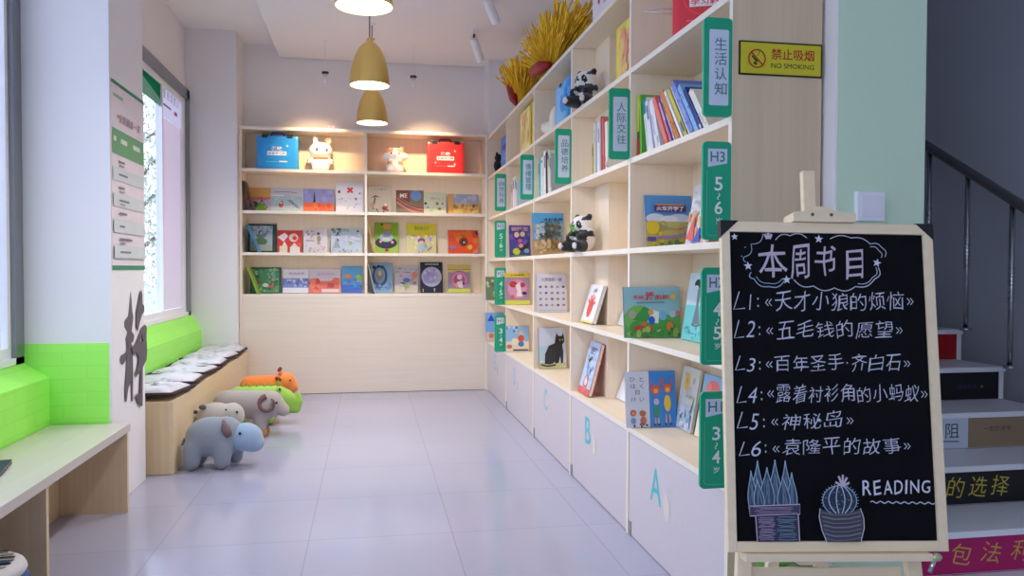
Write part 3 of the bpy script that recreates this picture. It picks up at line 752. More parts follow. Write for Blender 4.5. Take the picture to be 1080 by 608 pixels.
back_book('white square book with a red cross at the top', -1.268, .250, .290, z, (220, 218, 222), [('r', 0, 0, 1, 1, (224, 222, 230)), ('l', [(.42, .66), (.60, .82)], .08, (216, 60, 60)), ('l', [(.42, .82), (.60, .66)], .08, (216, 60, 60)), ('d', .12, .68, .045, (50, 60, 66), 1.2), ('d', .86, .64, .035, (100, 106, 130)), ('d', .72, .46, .045, (120, 116, 150)), ('d', .22, .46, .04, (190, 196, 170)), ('s', 18, .08, .08, .92, .5, .012, .03, [(150, 150, 170), (220, 170, 180), (190, 200, 200)])], grp=G3_)
back_book('beige book with a dark red umbrella', -.995, .210, .262, z, (170, 160, 140), [('r', 0, 0, 1, 1, (198, 190, 174)), ('p', [(.08, .56), (.3, .66), (.52, .58), (.30, .60)], (100, 34, 44)), ('p', [(.26, .58), (.32, .58), (.26, .3), (.2, .32)], (110, 50, 60)), ('d', .16, .3, .1, (196, 150, 140), 1.3), ('d', .72, .2, .14, (190, 96, 70), .9), ('d', .72, .18, .06, (140, 20, 24)), ('d', .74, .32, .06, (236, 230, 220)), ('t', '小小雨伞', .2, .84, .8, .9, (110, 104, 100)), ('s', 20, .1, .02, .9, .2, .02, .05, [(110, 80, 60), (60, 40, 40), (200, 190, 170)])], grp=G3_)
def arcs(): return [('l', [(x, y0 + (1 - x) ** 2 * .5 - .02) for x in [.04 + i * .92 / 12 for i in range(13)]], .03, c) for y0, c in ((.10, (196, 110, 104)), (.16, (120, 60, 58)), (.22, (206, 130, 116)), (.28, (130, 84, 76)), (.04, (220, 150, 126)), (.34, (150, 116, 96)))]
back_book('brown book with curved red stripes and a blue disc', -.720, .256, .226, z, (90, 66, 52), [('r', 0, 0, 1, 1, (128, 110, 92)), ('r', 0, .5, .5, 1, (120, 64, 60))] + arcs() + [('d', .72, .78, .2, (104, 140, 200)), ('t', 'ME', .14, .68, .40, .86, (228, 220, 214), .02)], grp=G3_)
back_book('pale green book with small dark birds, beside the sky and field book', -.488, .208, .208, z, (180, 186, 170), [('r', 0, 0, 1, 1, (196, 204, 184)), ('d', .08, .50, .06, (40, 44, 46)), ('d', .18, .32, .05, (120, 140, 140)), ('d', .60, .50, .07, (140, 120, 100)), ('d', .7, .26, .09, (120, 110, 96), .6), ('d', .84, .5, .05, (120, 136, 140)), ('d', .34, .2, .09, (160, 196, 170)), ('s', 14, .3, .62, .9, .75, .01, .02, [(200, 150, 150)]), ('t', '鸟儿', .3, .68, .7, .78, (176, 130, 130))], grp=G3_)
back_book('landscape book with blue sky and golden field at the right end', -.221, .284, .198, z, (190, 140, 70), [('r', 0, 0, .18, 1, (206, 156, 84)), ('r', .18, .55, 1, 1, (150, 170, 200)), ('r', .18, 0, 1, .55, (208, 180, 110)), ('s', 22, .2, .08, .98, .5, .02, .06, [(190, 160, 80), (206, 140, 90), (150, 130, 80)]), ('d', .84, .44, .05, (100, 84, 70), 1.2), ('s', 8, .2, .6, .95, .95, .05, .1, [(176, 186, 208), (190, 190, 206)])], grp=G3_)
z = ZB[1]
side_lean('blue book leaning on the left end of the third shelf', -2.075, .2, .262, z, (70, 140, 190), [('r', .05, .05, .95, .95, (80, 150, 200))], 22, grp=G2_)
back_book('framed dark green book with a misty pond scene', -2.042, .248, .262, z, (34, 70, 64), [('r', 0, 0, 1, 1, (34, 72, 66)), ('r', .08, .06, .86, .93, (176, 190, 196)), ('d', .44, .38, .24, (96, 130, 84), .6), ('d', .45, .70, .08, (40, 60, 76)), ('d', .46, .58, .17, (110, 130, 124), .5), ('r', .08, .06, .86, .28, (176, 186, 170)), ('s', 22, .12, .55, .84, .9, .02, .06, [(120, 124, 160), (200, 204, 210), (140, 150, 180)]), ('p', [(.14, .3), (.22, .55), (.28, .3)], (170, 160, 120))], grp=G2_)
back_book('red and white book with cream blocks along the bottom', -1.804, .218, .204, z, (210, 60, 56), [('r', 0, 0, 1, 1, (212, 62, 56)), ('p', [(.02, .7), (.3, .9), (.45, .75), (.25, .5)], (240, 226, 228)), ('d', .66, .68, .18, (236, 206, 200)), ('d', .7, .66, .09, (200, 60, 60)), ('r', .1, 0, .42, .3, (236, 230, 200)), ('r', .52, 0, .92, .26, (240, 236, 220)), ('p', [(.2, .3), (.3, .52), (.4, .3)], (240, 226, 228)), ('p', [(.55, .26), (.7, .45), (.85, .26)], (240, 226, 228)), ('d', .9, .36, .1, (224, 96, 50))], grp=G2_)
back_book('cream white book with a small brown standing figure', -1.575, .212, .222, z, (190, 160, 130), [('r', 0, 0, 1, 1, (220, 214, 218)), ('d', .62, .80, .06, (90, 70, 90)), ('d', .64, .58, .09, (160, 140, 120), 1.5), ('d', .64, .40, .08, (200, 150, 150), .8), ('s', 12, .1, .6, .45, .9, .02, .05, [(220, 170, 150), (180, 150, 150)]), ('s', 16, .1, .05, .95, .3, .02, .05, [(226, 190, 200), (190, 170, 180), (210, 200, 190)]), ('l', [(.1, .52), (.45, .5)], .03, (150, 140, 140))], grp=G2_)
back_book('pale blue landscape book with a grey mountain and house', -1.297, .282, .232, z, (120, 136, 140), [('r', 0, 0, 1, 1, (188, 204, 216)), ('r', .30, .86, .58, .98, (160, 186, 176)), ('d', .2, .5, .05, (60, 70, 84), 1.4), ('p', [(.06, .2), (.18, .62), (.30, .2)], (160, 160, 180)), ('s', 12, .02, .7, .3, .97, .02, .05, [(90, 110, 120), (120, 136, 140)]), ('d', .62, .38, .06, (180, 190, 150)), ('d', .86, .88, .04, (150, 80, 96)), ('s', 20, .05, .03, .95, .14, .01, .03, [(130, 150, 150), (170, 150, 170)]), ('s', 12, .35, .4, .95, .8, .03, .07, [(200, 206, 224), (206, 200, 224)])], grp=G2_)
side_lean('thin yellow book leaning on the divider of the third shelf', -1.045, .18, .27, z, (214, 190, 40), [('r', .05, .05, .95, .95, (220, 200, 60))], 14, .008, grp=G2_)
back_book('green book with a clown and a big black smile', -.934, .213, .288, z, (90, 120, 40), [('r', 0, 0, 1, 1, (130, 176, 40)), ('r', 0, 0, 1, .3, (160, 190, 70)), ('d', .48, .34, .47, (28, 44, 66), .55), ('d', .48, .52, .30, (170, 190, 196), .7), ('d', .5, .62, .18, (150, 150, 190), .8), ('d', .24, .38, .06, (230, 150, 170)), ('d', .74, .36, .06, (230, 150, 170)), ('p', [(.3, .95), (.72, .95), (.65, .78), (.38, .78)], (206, 150, 90)), ('d', .5, .10, .09, (170, 50, 60), .8), ('r', .32, .42, .64, .50, (206, 216, 206)), ('d', .30, .94, .05, (60, 40, 30))], grp=G2_)
back_book('bright yellow book with a purple haired child', -.615, .274, .282, z, (200, 190, 40), [('r', 0, 0, 1, 1, (214, 204, 150)), ('r', 0, .62, 1, 1, (214, 206, 50)), ('p', [(.1, .62), (.5, .5), (.9, .62)], (222, 190, 60)), ('t', '快乐的日子', .26, .78, .76, .92, (130, 140, 60), .02), ('s', 30, .08, .05, .92, .6, .02, .06, [(186, 206, 120), (220, 200, 220), (160, 160, 210), (230, 224, 190)]), ('d', .50, .42, .13, (120, 70, 130), .7), ('d', .5, .34, .09, (226, 190, 170)), ('d', .5, .2, .11, (160, 190, 200), 1.2), ('l', [(.7, .1), (.85, .22)], .04, (120, 100, 170))], grp=G2_)
back_book('orange red landscape book with a dark round eye', -.221, .286, .226, z, (190, 60, 36), [('r', 0, 0, 1, 1, (226, 84, 44)), ('s', 14, .05, .05, .95, .95, .06, .14, [(236, 96, 40), (226, 120, 40), (214, 70, 50)]), ('o', .5, .5, .12, .035, (80, 40, 30)), ('d', .5, .5, .09, (40, 44, 40)), ('d', .52, .48, .04, (170, 180, 170)), ('d', .14, .26, .12, (150, 120, 170), .5), ('d', .72, .28, .08, (226, 190, 60)), ('l', [(.9, .95), (.98, .8)], .06, (60, 60, 64)), ('p', [(.8, .02), (.98, .25), (.98, .02)], (220, 140, 130))], grp=G2_)
z = ZB[0]
side_lean('lime green book leaning on the left end of the lowest shelf', -2.08, .2, .255, z, (150, 190, 60), [('r', .05, .05, .95, .95, (140, 176, 60))], 20, grp=G1_)
back_book('dense green leafy book with two red birds', -2.012, .264, .234, z, (30, 80, 60), [('r', 0, 0, 1, 1, (40, 96, 72)), ('r', .03, .03, .94, .94, (96, 160, 116)), ('s', 60, .05, .05, .93, .92, .025, .07, [(70, 140, 96), (150, 190, 150), (60, 120, 90), (180, 196, 160), (90, 180, 130)]), ('d', .8, .72, .06, (60, 190, 190)), ('p', [(.16, .36), (.28, .5), (.3, .3)], (200, 70, 76)), ('p', [(.6, .2), (.72, .36), (.78, .12)], (200, 70, 80)), ('d', .5, .3, .1, (210, 210, 196), .7)], grp=G1_)
back_book('white landscape book with a blue band', -1.751, .226, .218, z, (170, 180, 220), [('r', 0, 0, 1, 1, (228, 228, 238)), ('r', 0, .22, 1, .62, (130, 146, 214)), ('s', 18, .18, .26, .95, .58, .03, .07, [(190, 200, 232), (210, 216, 236), (110, 120, 190)]), ('t', '蓝色的梦', .25, .76, .85, .86, (170, 150, 190)), ('d', .26, .82, .03, (220, 170, 200))], grp=G1_)
back_book('pink book with red rooftops', -1.493, .28, .221, z, (180, 110, 110), [('r', 0, 0, 1, 1, (214, 204, 216)), ('p', [(0, 0), (0, .58), (.24, .62), (.3, .5), (.7, .5), (.8, .64), (.98, .62), (.98, 0)], (230, 120, 108)), ('s', 12, .03, .05, .3, .5, .04, .09, [(216, 80, 86), (236, 140, 110)]), ('r', .58, .22, .80, .38, (190, 80, 80)), ('r', .40, .02, .95, .16, (226, 208, 206)), ('t', '屋顶上的风', .25, .74, .8, .84, (170, 150, 190))], grp=G1_)
back_book('bright blue book with an orange cloud and rainbow, next to the divider', -1.249, .18, .248, z, (70, 120, 190), [('r', 0, 0, 1, 1, (100, 170, 226)), ('r', 0, 0, 1, .3, (74, 104, 196)), ('d', .3, .62, .2, (226, 150, 60), .5), ('d', .82, .56, .16, (160, 216, 60), 1.0), ('d', .86, .44, .1, (230, 200, 60)), ('s', 12, .1, .2, .9, .5, .04, .1, [(60, 160, 210), (120, 130, 220), (80, 200, 220)]), ('l', [(.1, .16), (.9, .2)], .06, (50, 130, 210))], grp=G1_)
side_lean('white book leaning behind the blue swirling book', -1.046, .18, .272, z, (210, 212, 222), [('r', .05, .05, .95, .95, (214, 216, 226))], 13, .010, grp=G1_)
back_book('blue book with an oval swirl around a beige figure', -.988, .217, .279, z, (90, 110, 150), [('r', 0, 0, 1, 1, (140, 176, 208)), ('r', 0, 0, .22, 1, (150, 170, 170)), ('d', .46, .56, .32, (60, 90, 150), 1.45), ('d', .46, .58, .22, (120, 170, 210), 1.6), ('d', .45, .60, .14, (150, 140, 120), 1.9), ('d', .46, .66, .08, (206, 190, 160), 1.6), ('d', .22, .85, .08, (30, 70, 100)), ('d', .56, .86, .07, (20, 90, 100)), ('d', .4, .88, .06, (40, 50, 130)), ('s', 10, .3, .1, .9, .25, .04, .09, [(90, 120, 190), (170, 190, 210), (110, 150, 200)]), ('l', [(.3, .2), (.6, .16)], .03, (70, 70, 140))], seed=4, grp=G1_)
back_book('pastel book with many small coloured figures', -.752, .214, .253, z, (170, 160, 160), [('r', 0, 0, 1, 1, (196, 190, 200)), ('r', 0, 0, 1, .25, (206, 196, 180)), ('s', 40, .06, .1, .94, .9, .03, .08, [(150, 160, 200), (190, 180, 120), (210, 130, 120), (170, 190, 160), (200, 190, 210)]), ('d', .5, .46, .16, (90, 110, 180), .6), ('d', .84, .66, .12, (214, 120, 110), 1.1), ('l', [(.36, .76), (.66, .74)], .04, (180, 90, 190)), ('d', .5, .26, .13, (150, 180, 70), .5), ('l', [(.24, .36), (.44, .34)], .05, (60, 50, 60)), ('d', .86, .36, .07, (180, 90, 70), .7)], grp=G1_)
back_book('navy book with a big pale moon', -.520, .208, .288, z, (26, 26, 40), [('r', 0, 0, 1, 1, (28, 32, 54)), ('d', .50, .52, .455, (180, 176, 206)), ('d', .44, .52, .30, (160, 156, 206)), ('s', 26, .2, .35, .8, .75, .02, .06, [(186, 184, 206), (150, 146, 200), (200, 200, 216)]), ('t', '月亮的秘密', .2, .90, .82, .955, (220, 220, 226), .01), ('r', .10, .02, .13, .12, (200, 200, 206)), ('l', [(.62, .02), (.63, .14)], .025, (210, 206, 200)), ('l', [(.57, .11), (.68, .11)], .02, (210, 206, 200))], grp=G1_)
back_book('yellow edged book with a pink ring and white bird', -.260, .206, .262, z, (190, 170, 80), [('r', 0, 0, 1, 1, (150, 140, 160)), ('r', 0, .86, 1, 1, (206, 194, 90)), ('r', 0, .74, 1, .82, (230, 196, 80)), ('r', 0, 0, 1, .14, (206, 214, 90)), ('d', .5, .46, .42, (170, 120, 170)), ('d', .5, .46, .36, (214, 130, 170)), ('d', .5, .46, .25, (180, 84, 130)), ('d', .52, .56, .12, (228, 214, 222)), ('p', [(.38, .38), (.64, .44), (.66, .16), (.46, .2)], (226, 214, 222)), ('d', .36, .28, .06, (214, 170, 60)), ('d', .70, .32, .06, (90, 50, 110)), ('t', '小白鸟', .2, .765, .75, .80, (90, 80, 60))], grp=G1_)

# ================================================================== TALL BOOKCASE: FACE-OUT BOOKS
GA = 'face-out picture books in the tall bookcase'
def div_book(label, xc, w, h, zi, i, spine, spec, lean=8.0, t=.012, seed=1, front=None, yaw=0.0, gap=0.0):
    """leans on the divider behind it, front towards the entrance"""
    y = yspan(i)[0] - .002 - h * sin(R(lean)) - w / 2 * abs(sin(R(yaw))) - gap
    return book(label, w, h, t, spine, spec, (xc, y, ZR[zi] + TH + .0008), yaw, lean, GA, 0, seed, front)
def panel_book(label, yc, w, h, zi, spine, spec, lean=14.0, t=.012, seed=1, x=None, front=None, xb=None):
    """leans on the back panel, front towards the aisle"""
    xb = (DR - .0165) if xb is None else xb
    return book(label, w, h, t, spine, spec, (xb - h * sin(R(lean)) - .001, yc, ZR[zi] + TH + .0008), -90, lean, GA, 0, seed, front)
# bay nearest the entrance
div_book('picture book with a white title on a purple band and yellow fields', .164, .212, .226, 2, 4, (220, 216, 214), [
    ('r', 0, .5, 1, 1, (86, 150, 210)), ('d', .22, .56, .2, (214, 224, 236), .5), ('d', .72, .54, .26, (200, 214, 234), .45), ('d', .5, .54, .2, (226, 230, 238), .4), ('r', 0, 0, 1, .50, (196, 186, 110)),
    ('s', 26, .03, .05, .97, .48, .03, .08, [(220, 190, 60), (170, 170, 90), (206, 160, 120), (180, 196, 120)]), ('d', .14, .38, .14, (226, 196, 50), 1.0), ('l', [(.02, .16), (.5, .2), (.98, .26)], .05, (150, 120, 170)),
    ('r', .02, .12, .2, .2, (90, 80, 150)), ('s', 12, .1, .02, .95, .12, .03, .06, [(80, 140, 70), (130, 170, 60)]), ('l', [(.3, .42), (.6, .34), (.9, .4)], .025, (190, 140, 110)),
    ('r', .18, .68, .84, .80, (84, 50, 110)), ('r', .2, .80, .82, .83, (200, 140, 90)), ('t', '火车开学了', .22, .695, .80, .785, (238, 232, 236), .02)], 7, .010, 2)
panel_book('white book with pink and blue splashes next to the yellow fields book', -4.310, .20, .262, 2, (236, 232, 236), [('r', 0, 0, 1, 1, (226, 222, 228)), ('s', 34, .05, .05, .95, .55, .04, .10, [(236, 150, 150), (120, 130, 210), (190, 206, 170), (230, 200, 150), (240, 170, 130)]), ('p', [(.1, .12), (.4, .5), (.5, .1)], (226, 110, 110)), ('p', [(.5, .08), (.75, .32), (.8, .06)], (80, 100, 190)), ('s', 20, .2, .6, .9, .92, .02, .04, [(190, 180, 196), (170, 180, 190)])], 10, xb=.262)
div_book('green landscape book with red title and small animals', .092, .250, .216, 1, 4, (90, 140, 150), [
    ('r', 0, .45, 1, 1, (150, 196, 206)), ('r', 0, 0, 1, .45, (100, 170, 90)), ('d', .25, .38, .25, (120, 186, 90), .9), ('d', .5, .2, .42, (70, 160, 70), .45), ('p', [(.15, .35), (.35, .62), (.45, .56), (.6, .3)], (60, 150, 70)),
    ('p', [(.4, .3), (.5, .55), (.62, .5), (.6, .28)], (226, 236, 230)), ('d', .47, .50, .05, (226, 150, 90)), ('d', .48, .34, .06, (50, 90, 190), 1.2), ('d', .14, .46, .07, (170, 170, 150), 1.1), ('d', .68, .44, .07, (120, 180, 216), 1.3), ('d', .86, .46, .06, (180, 206, 226)), ('d', .95, .48, .04, (220, 130, 120)),
    ('d', .25, .18, .09, (196, 70, 40), .6), ('d', .42, .17, .09, (206, 80, 40), .6), ('d', .8, .22, .06, (226, 130, 60), 1.3), ('d', .34, .27, .04, (236, 90, 60)),
    ('s', 30, .05, .02, .95, .16, .02, .05, [(80, 140, 70), (150, 190, 100), (70, 120, 60)]), ('t', '乐林', .14, .75, .34, .83, (214, 60, 56), .03), ('t', '活', .36, .72, .52, .90, (214, 50, 50), .05), ('t', '的鼠', .54, .74, .78, .84, (206, 60, 60), .03), ('d', .86, .80, .05, (230, 190, 80)), ('l', [(.2, .68), (.7, .69)], .02, (110, 130, 140))], 7, .014, 5)
panel_book('pale turquoise book with a long grey sea creature', -4.320, .21, .278, 1, (90, 130, 150), [('r', 0, 0, 1, .52, (120, 206, 206)), ('r', 0, .52, 1, 1, (200, 220, 230)), ('p', [(.46, .85), (.58, .85), (.62, .5), (.78, .26), (.42, .24), (.5, .5)], (120, 130, 140)), ('d', .44, .84, .15, (40, 44, 50), .6), ('d', .40, .78, .1, (206, 216, 226), .5), ('l', [(.42, .24), (.6, .22), (.82, .25)], .03, (90, 110, 120)), ('l', [(.2, .12), (.7, .10)], .02, (90, 150, 190)), ('s', 12, .1, .04, .9, .2, .02, .04, [(140, 214, 214), (100, 190, 200)])], 9, .014, xb=.247)
div_book('white book with a few dark characters and two children, left of the blue cover', .030, .104, .236, 0, 4, (214, 216, 224), [('r', 0, 0, 1, 1, (216, 220, 232)), ('t', 'ひ', .18, .82, .40, .90, (80, 84, 96)), ('t', 'と', .60, .82, .78, .90, (80, 84, 96)), ('t', 'は', .20, .70, .42, .78, (80, 84, 96)), ('t', 'く', .60, .70, .76, .78, (80, 84, 96)), ('t', '日', .40, .59, .58, .67, (70, 80, 120)), ('t', 'け', .22, .46, .42, .54, (90, 94, 106)), ('t', 'い', .58, .46, .76, .54, (90, 94, 106)),
    ('d', .28, .26, .13, (200, 90, 70), 1.0), ('d', .28, .255, .08, (226, 150, 110)), ('d', .68, .25, .14, (180, 110, 80), .9), ('d', .28, .12, .11, (120, 160, 196), 1.2), ('d', .70, .12, .13, (190, 110, 80), 1.3), ('s', 6, .15, .02, .85, .06, .03, .05, [(70, 70, 90)])], 7, .012, 3)
div_book('bright blue book with two orange haired children raising their arms', .1415, .118, .238, 0, 4, (40, 110, 190), [('r', 0, 0, 1, 1, (66, 140, 214)), ('l', [(.06, .80), (.12, .62), (.25, .55)], .07, (214, 90, 40)), ('l', [(.44, .86), (.42, .72), (.33, .60)], .05, (214, 90, 40)), ('d', .24, .66, .15, (226, 110, 44), 1.15), ('d', .24, .64, .085, (236, 176, 120)), ('d', .25, .45, .1, (196, 190, 220), 1.2), ('d', .25, .28, .11, (60, 150, 110), 1.9), ('l', [(.2, .16), (.2, .06)], .045, (236, 180, 130)), ('l', [(.31, .16), (.31, .06)], .045, (236, 180, 130)), ('d', .18, .045, .05, (30, 40, 60), .5), ('d', .33, .045, .05, (30, 40, 60), .5),
    ('l', [(.50, .86), (.56, .74), (.64, .62)], .05, (214, 90, 40)), ('l', [(.86, .86), (.84, .74), (.74, .62)], .05, (214, 90, 40)), ('d', .68, .68, .15, (226, 110, 44), 1.1), ('d', .68, .66, .085, (236, 180, 120)), ('d', .66, .42, .13, (236, 196, 70), 2.3), ('l', [(.60, .22), (.59, .07)], .045, (236, 180, 130)), ('l', [(.73, .22), (.74, .07)], .045, (236, 180, 130)), ('d', .57, .05, .05, (30, 40, 60), .5), ('d', .76, .05, .05, (30, 40, 60), .5)], 7, .013, 4)
panel_book('cream book with a yellow balloon shape in the lowest bay beside the blue cover', -4.215, .178, .262, 0, (220, 214, 190), [('r', 0, 0, 1, 1, (214, 214, 206)), ('r', 0, 0, 1, .4, (196, 206, 220)), ('d', .36, .76, .15, (230, 190, 96), 1.5), ('d', .36, .78, .06, (214, 160, 70), 1.2), ('d', .74, .80, .08, (196, 190, 160)), ('d', .25, .88, .05, (196, 180, 150)), ('p', [(.76, .3), (.92, .56), (.88, .3)], (120, 120, 120)), ('s', 24, .1, .04, .9, .34, .04, .1, [(170, 190, 220), (150, 180, 200), (206, 210, 226)]), ('s', 10, .55, .5, .9, .7, .02, .04, [(170, 170, 160)])], 10, .012, 6, xb=.255)
panel_book('blue and pink book half hidden behind the H1 tag', -4.435, .20, .255, 0, (120, 170, 210), [('r', 0, .4, 1, 1, (140, 186, 220)), ('r', 0, 0, 1, .4, (240, 226, 206)), ('d', .5, .82, .28, (230, 120, 116), .5), ('d', .3, .78, .13, (236, 140, 130)), ('d', .5, .6, .14, (110, 150, 200)), ('t', '小鱼', .4, .55, .7, .68, (90, 110, 160))], 10, .012, xb=.258)
# second bay
panel_book('white book with a red hand print leaning on the boxed column', -3.262, .235, .212, 1, (200, 196, 190), [('r', 0, 0, 1, 1, (226, 224, 226)), ('d', .46, .38, .20, (220, 84, 74), 1.1)] + [('l', [(.46, .4), (.46 + .32 * cos(a), .4 + .34 * sin(a))], .07, (220, 84, 74)) for a in (1.0, 1.5, 2.0, 2.5, .45)] + [('t', '小手', .35, .78, .65, .90, (80, 80, 86), .02), ('r', 0, 0, 1, .05, (226, 206, 120))], 17, .020, xb=.127)
panel_book('blue white book with a red lower edge leaning on the boxed column', -3.252, .205, .285, 0, (196, 70, 62), [('r', 0, 0, 1, 1, (190, 204, 228)), ('r', 0, 0, 1, .12, (214, 96, 90)), ('d', .5, .22, .2, (206, 120, 116), 1.2), ('d', .5, .25, .12, (236, 216, 206)), ('d', .5, .44, .17, (110, 160, 206), .7), ('l', [(.3, .62), (.55, .70)], .1, (60, 70, 60)), ('d', .75, .5, .06, (90, 110, 160)), ('t', '洗澡了', .25, .76, .8, .90, (90, 100, 130), .02), ('s', 14, .1, .3, .9, .72, .03, .07, [(206, 216, 236), (170, 190, 220)])], 15, .022, xb=.127)
panel_book('white book corner showing behind the near divider on the second lowest shelf', -3.505, .22, .235, 1, (226, 224, 222), [('r', 0, 0, 1, 1, (222, 220, 222)), ('s', 12, .1, .1, .9, .8, .03, .08, [(190, 200, 190), (214, 170, 170), (206, 206, 214)])], 24)
panel_book('white book with a yellow mark showing behind the near divider on the lowest shelf', -3.505, .22, .262, 0, (226, 224, 222), [('r', 0, 0, 1, 1, (222, 222, 228)), ('d', .5, .45, .14, (214, 190, 80), 1.3), ('p', [(.3, .5), (.5, .95), (.7, .5)], (110, 110, 120))], 22)
# third bay
div_book('book with a blue sky over brown bushes', .090, .218, .286, 2, 2, (150, 170, 190), [('r', 0, .75, 1, 1, (90, 170, 224)), ('r', 0, 0, 1, .35, (190, 160, 110)), ('r', 0, .35, 1, .75, (150, 170, 180)), ('g', 60, .2, .35, .8, .5, .5, 2.6, .25, .012, [(70, 84, 84), (96, 110, 100), (60, 70, 74), (120, 124, 96)]), ('s', 40, .25, .42, .85, .78, .03, .06, [(80, 94, 96), (110, 120, 110), (140, 130, 90)]), ('g', 60, .3, .05, .9, .3, .6, 2.4, .16, .012, [(120, 80, 44), (150, 104, 60), (96, 66, 40), (176, 130, 80)]), ('s', 16, .02, .04, .5, .3, .03, .07, [(200, 176, 130), (214, 190, 150)]), ('s', 14, .02, .38, .3, .72, .03, .07, [(196, 206, 214), (170, 190, 206)]), ('t', '大树的家', .3, .76, .92, .85, (30, 50, 70), .03)], 7, .013)
div_book('white book with rows of small figures like a table', .118, .208, .258, 1, 2, (196, 200, 214), [('r', 0, 0, 1, 1, (212, 212, 226)), ('t', '小黑猫数一数', .15, .80, .85, .90, (110, 112, 130), .01)] + [('d', .12 + c * .19, .66 - r * .16, .05, ((110, 100, 110), (170, 130, 110), (130, 140, 150), (190, 150, 150))[(r * 3 + c) % 4], .8) for r in range(4) for c in range(5)] + [('r', .05, .04, .95, .055, (170, 176, 196))], 7)
div_book('pale blue book with a large sitting black cat', .124, .186, .275, 0, 2, (90, 110, 130), [('r', 0, 0, 1, 1, (202, 210, 226)), ('r', 0, .2, .35, .55, (176, 206, 216)), ('r', 0, 0, 1, .14, (196, 196, 150)), ('p', [(.2, .12), (.22, .36), (.36, .56), (.58, .62), (.62, .78), (.66, .88), (.72, .80), (.86, .80), (.90, .88), (.94, .78), (.95, .66), (.86, .58), (.9, .4), (.88, .14), (.8, .12), (.78, .3), (.72, .14), (.6, .12), (.58, .16), (.4, .1)], (44, 44, 48)), ('d', .42, .3, .2, (52, 50, 52), 1.4), ('d', .78, .70, .025, (220, 180, 60)), ('d', .88, .70, .025, (220, 180, 60)), ('g', 26, .3, .2, .7, .5, .8, 1.8, .08, .008, [(80, 74, 74), (66, 64, 68)]), ('l', [(.05, .1), (.3, .06), (.6, .09)], .05, (40, 40, 50))], 7)
# fourth bay
div_book('purple comic style book with a yellow shape', .106, .172, .262, 2, 1, (70, 60, 120), [('r', 0, 0, 1, 1, (74, 70, 150)), ('s', 24, .05, .3, .95, .75, .04, .1, [(90, 90, 190), (60, 50, 120), (120, 90, 180)]), ('t', '冒险王', .1, .82, .9, .95, (206, 160, 170), .05), ('d', .34, .70, .12, (226, 190, 180), 1.1), ('d', .62, .72, .12, (206, 196, 150)), ('d', .5, .52, .12, (196, 90, 150), .7), ('d', .32, .18, .18, (196, 206, 60), .9), ('p', [(.4, .24), (.95, .5), (.9, .3), (.6, .2)], (40, 44, 60)), ('d', .54, .36, .1, (226, 150, 120)), ('d', .8, .2, .13, (120, 160, 190), .8), ('r', .05, .02, .95, .07, (90, 140, 90))], 7)
div_book('yellow edged book with a pink ring and white horse in the fourth bay', .086, .204, .258, 1, 1, (190, 180, 90), [('r', 0, 0, 1, 1, (160, 140, 160)), ('r', 0, .86, 1, 1, (226, 200, 60)), ('r', 0, 0, 1, .14, (214, 214, 90)), ('t', '小马快跑', .2, .90, .8, .96, (90, 80, 40), .02), ('d', .5, .5, .42, (196, 130, 180)), ('d', .5, .5, .37, (220, 150, 190)), ('d', .34, .64, .16, (190, 60, 60), .8), ('d', .72, .62, .1, (180, 60, 80)), ('p', [(.42, .6), (.6, .72), (.66, .4), (.7, .26), (.45, .26), (.5, .42)], (236, 230, 234)), ('d', .78, .36, .1, (60, 50, 100), .7), ('d', .3, .24, .08, (200, 110, 70))], 7)
div_book('small blue and cream book with a red character, lowest shelf of the fourth bay', .088, .19, .208, 0, 1, (150, 160, 190), [('r', 0, .4, 1, 1, (150, 190, 226)), ('r', 0, 0, 1, .4, (226, 214, 196)), ('d', .66, .52, .14, (214, 84, 60), 1.0), ('d', .66, .74, .08, (236, 190, 140)), ('d', .66, .30, .13, (80, 120, 180), .9), ('d', .4, .4, .16, (236, 226, 196), .9), ('d', .15, .2, .12, (206, 110, 90), .7), ('s', 10, .05, .75, .5, .95, .03, .06, [(90, 130, 190), (206, 220, 236)]), ('r', .3, .04, .95, .09, (70, 60, 80))], 7)
# farthest bay
div_book('mossy green book half hidden by a distant H2 tag', .060, .17, .216, 1, 0, (90, 110, 80), [('r', 0, 0, 1, 1, (110, 130, 96)), ('s', 24, .05, .05, .95, .9, .04, .1, [(140, 150, 110), (90, 110, 84), (190, 190, 170)])], 7)
div_book('blue book half hidden by a distant H1 tag', .060, .17, .262, 0, 0, (80, 120, 190), [('r', 0, .3, 1, 1, (120, 170, 226)), ('r', 0, 0, 1, .3, (214, 190, 180)), ('p', [(.1, .7), (.3, .95), (.5, .7)], (60, 70, 190)), ('d', .3, .18, .14, (200, 120, 100))], 7)

# ================================================================== TALL BOOKCASE: ROW OF SPINES
def spine_row(y, rows, grp, x0=.022):
    """rows: label, colour, thickness, height, lean, extra gap, print; each book rests against the one before it"""
    zb = ZR[3] + TH + .0008
    prev = None; s = -y
    for i, (lb, c, tk, h, lean, gap, spec) in enumerate(rows):
        th = R(lean); tn = math.tan(th)
        if prev is None:
            s0 = -y + h * sin(th)
        else:
            f, pt, ph, pth = prev
            bs, bz = f + pt * cos(pth), pt * sin(pth); top = h * cos(th)
            lam = min(ph, max(0.0, (top - bz) / max(.05, cos(pth))))
            s0 = max(bs + bz * tn, bs - lam * sin(pth) + (bz + lam * cos(pth)) * tn) + .0008
        s0 += gap
        spine_book(lb, .19, h, tk, c, (x0 + random.random() * .012, -(s0 + tk / 2 * cos(th)), zb + tk / 2 * sin(th)), -90, -lean, spec, grp, i)
        prev = (s0, tk, h, th)
    return prev[0] + prev[1] - 5.044
W_ = (226, 226, 230)
GS = 'spines on the label row of the tall bookcase'
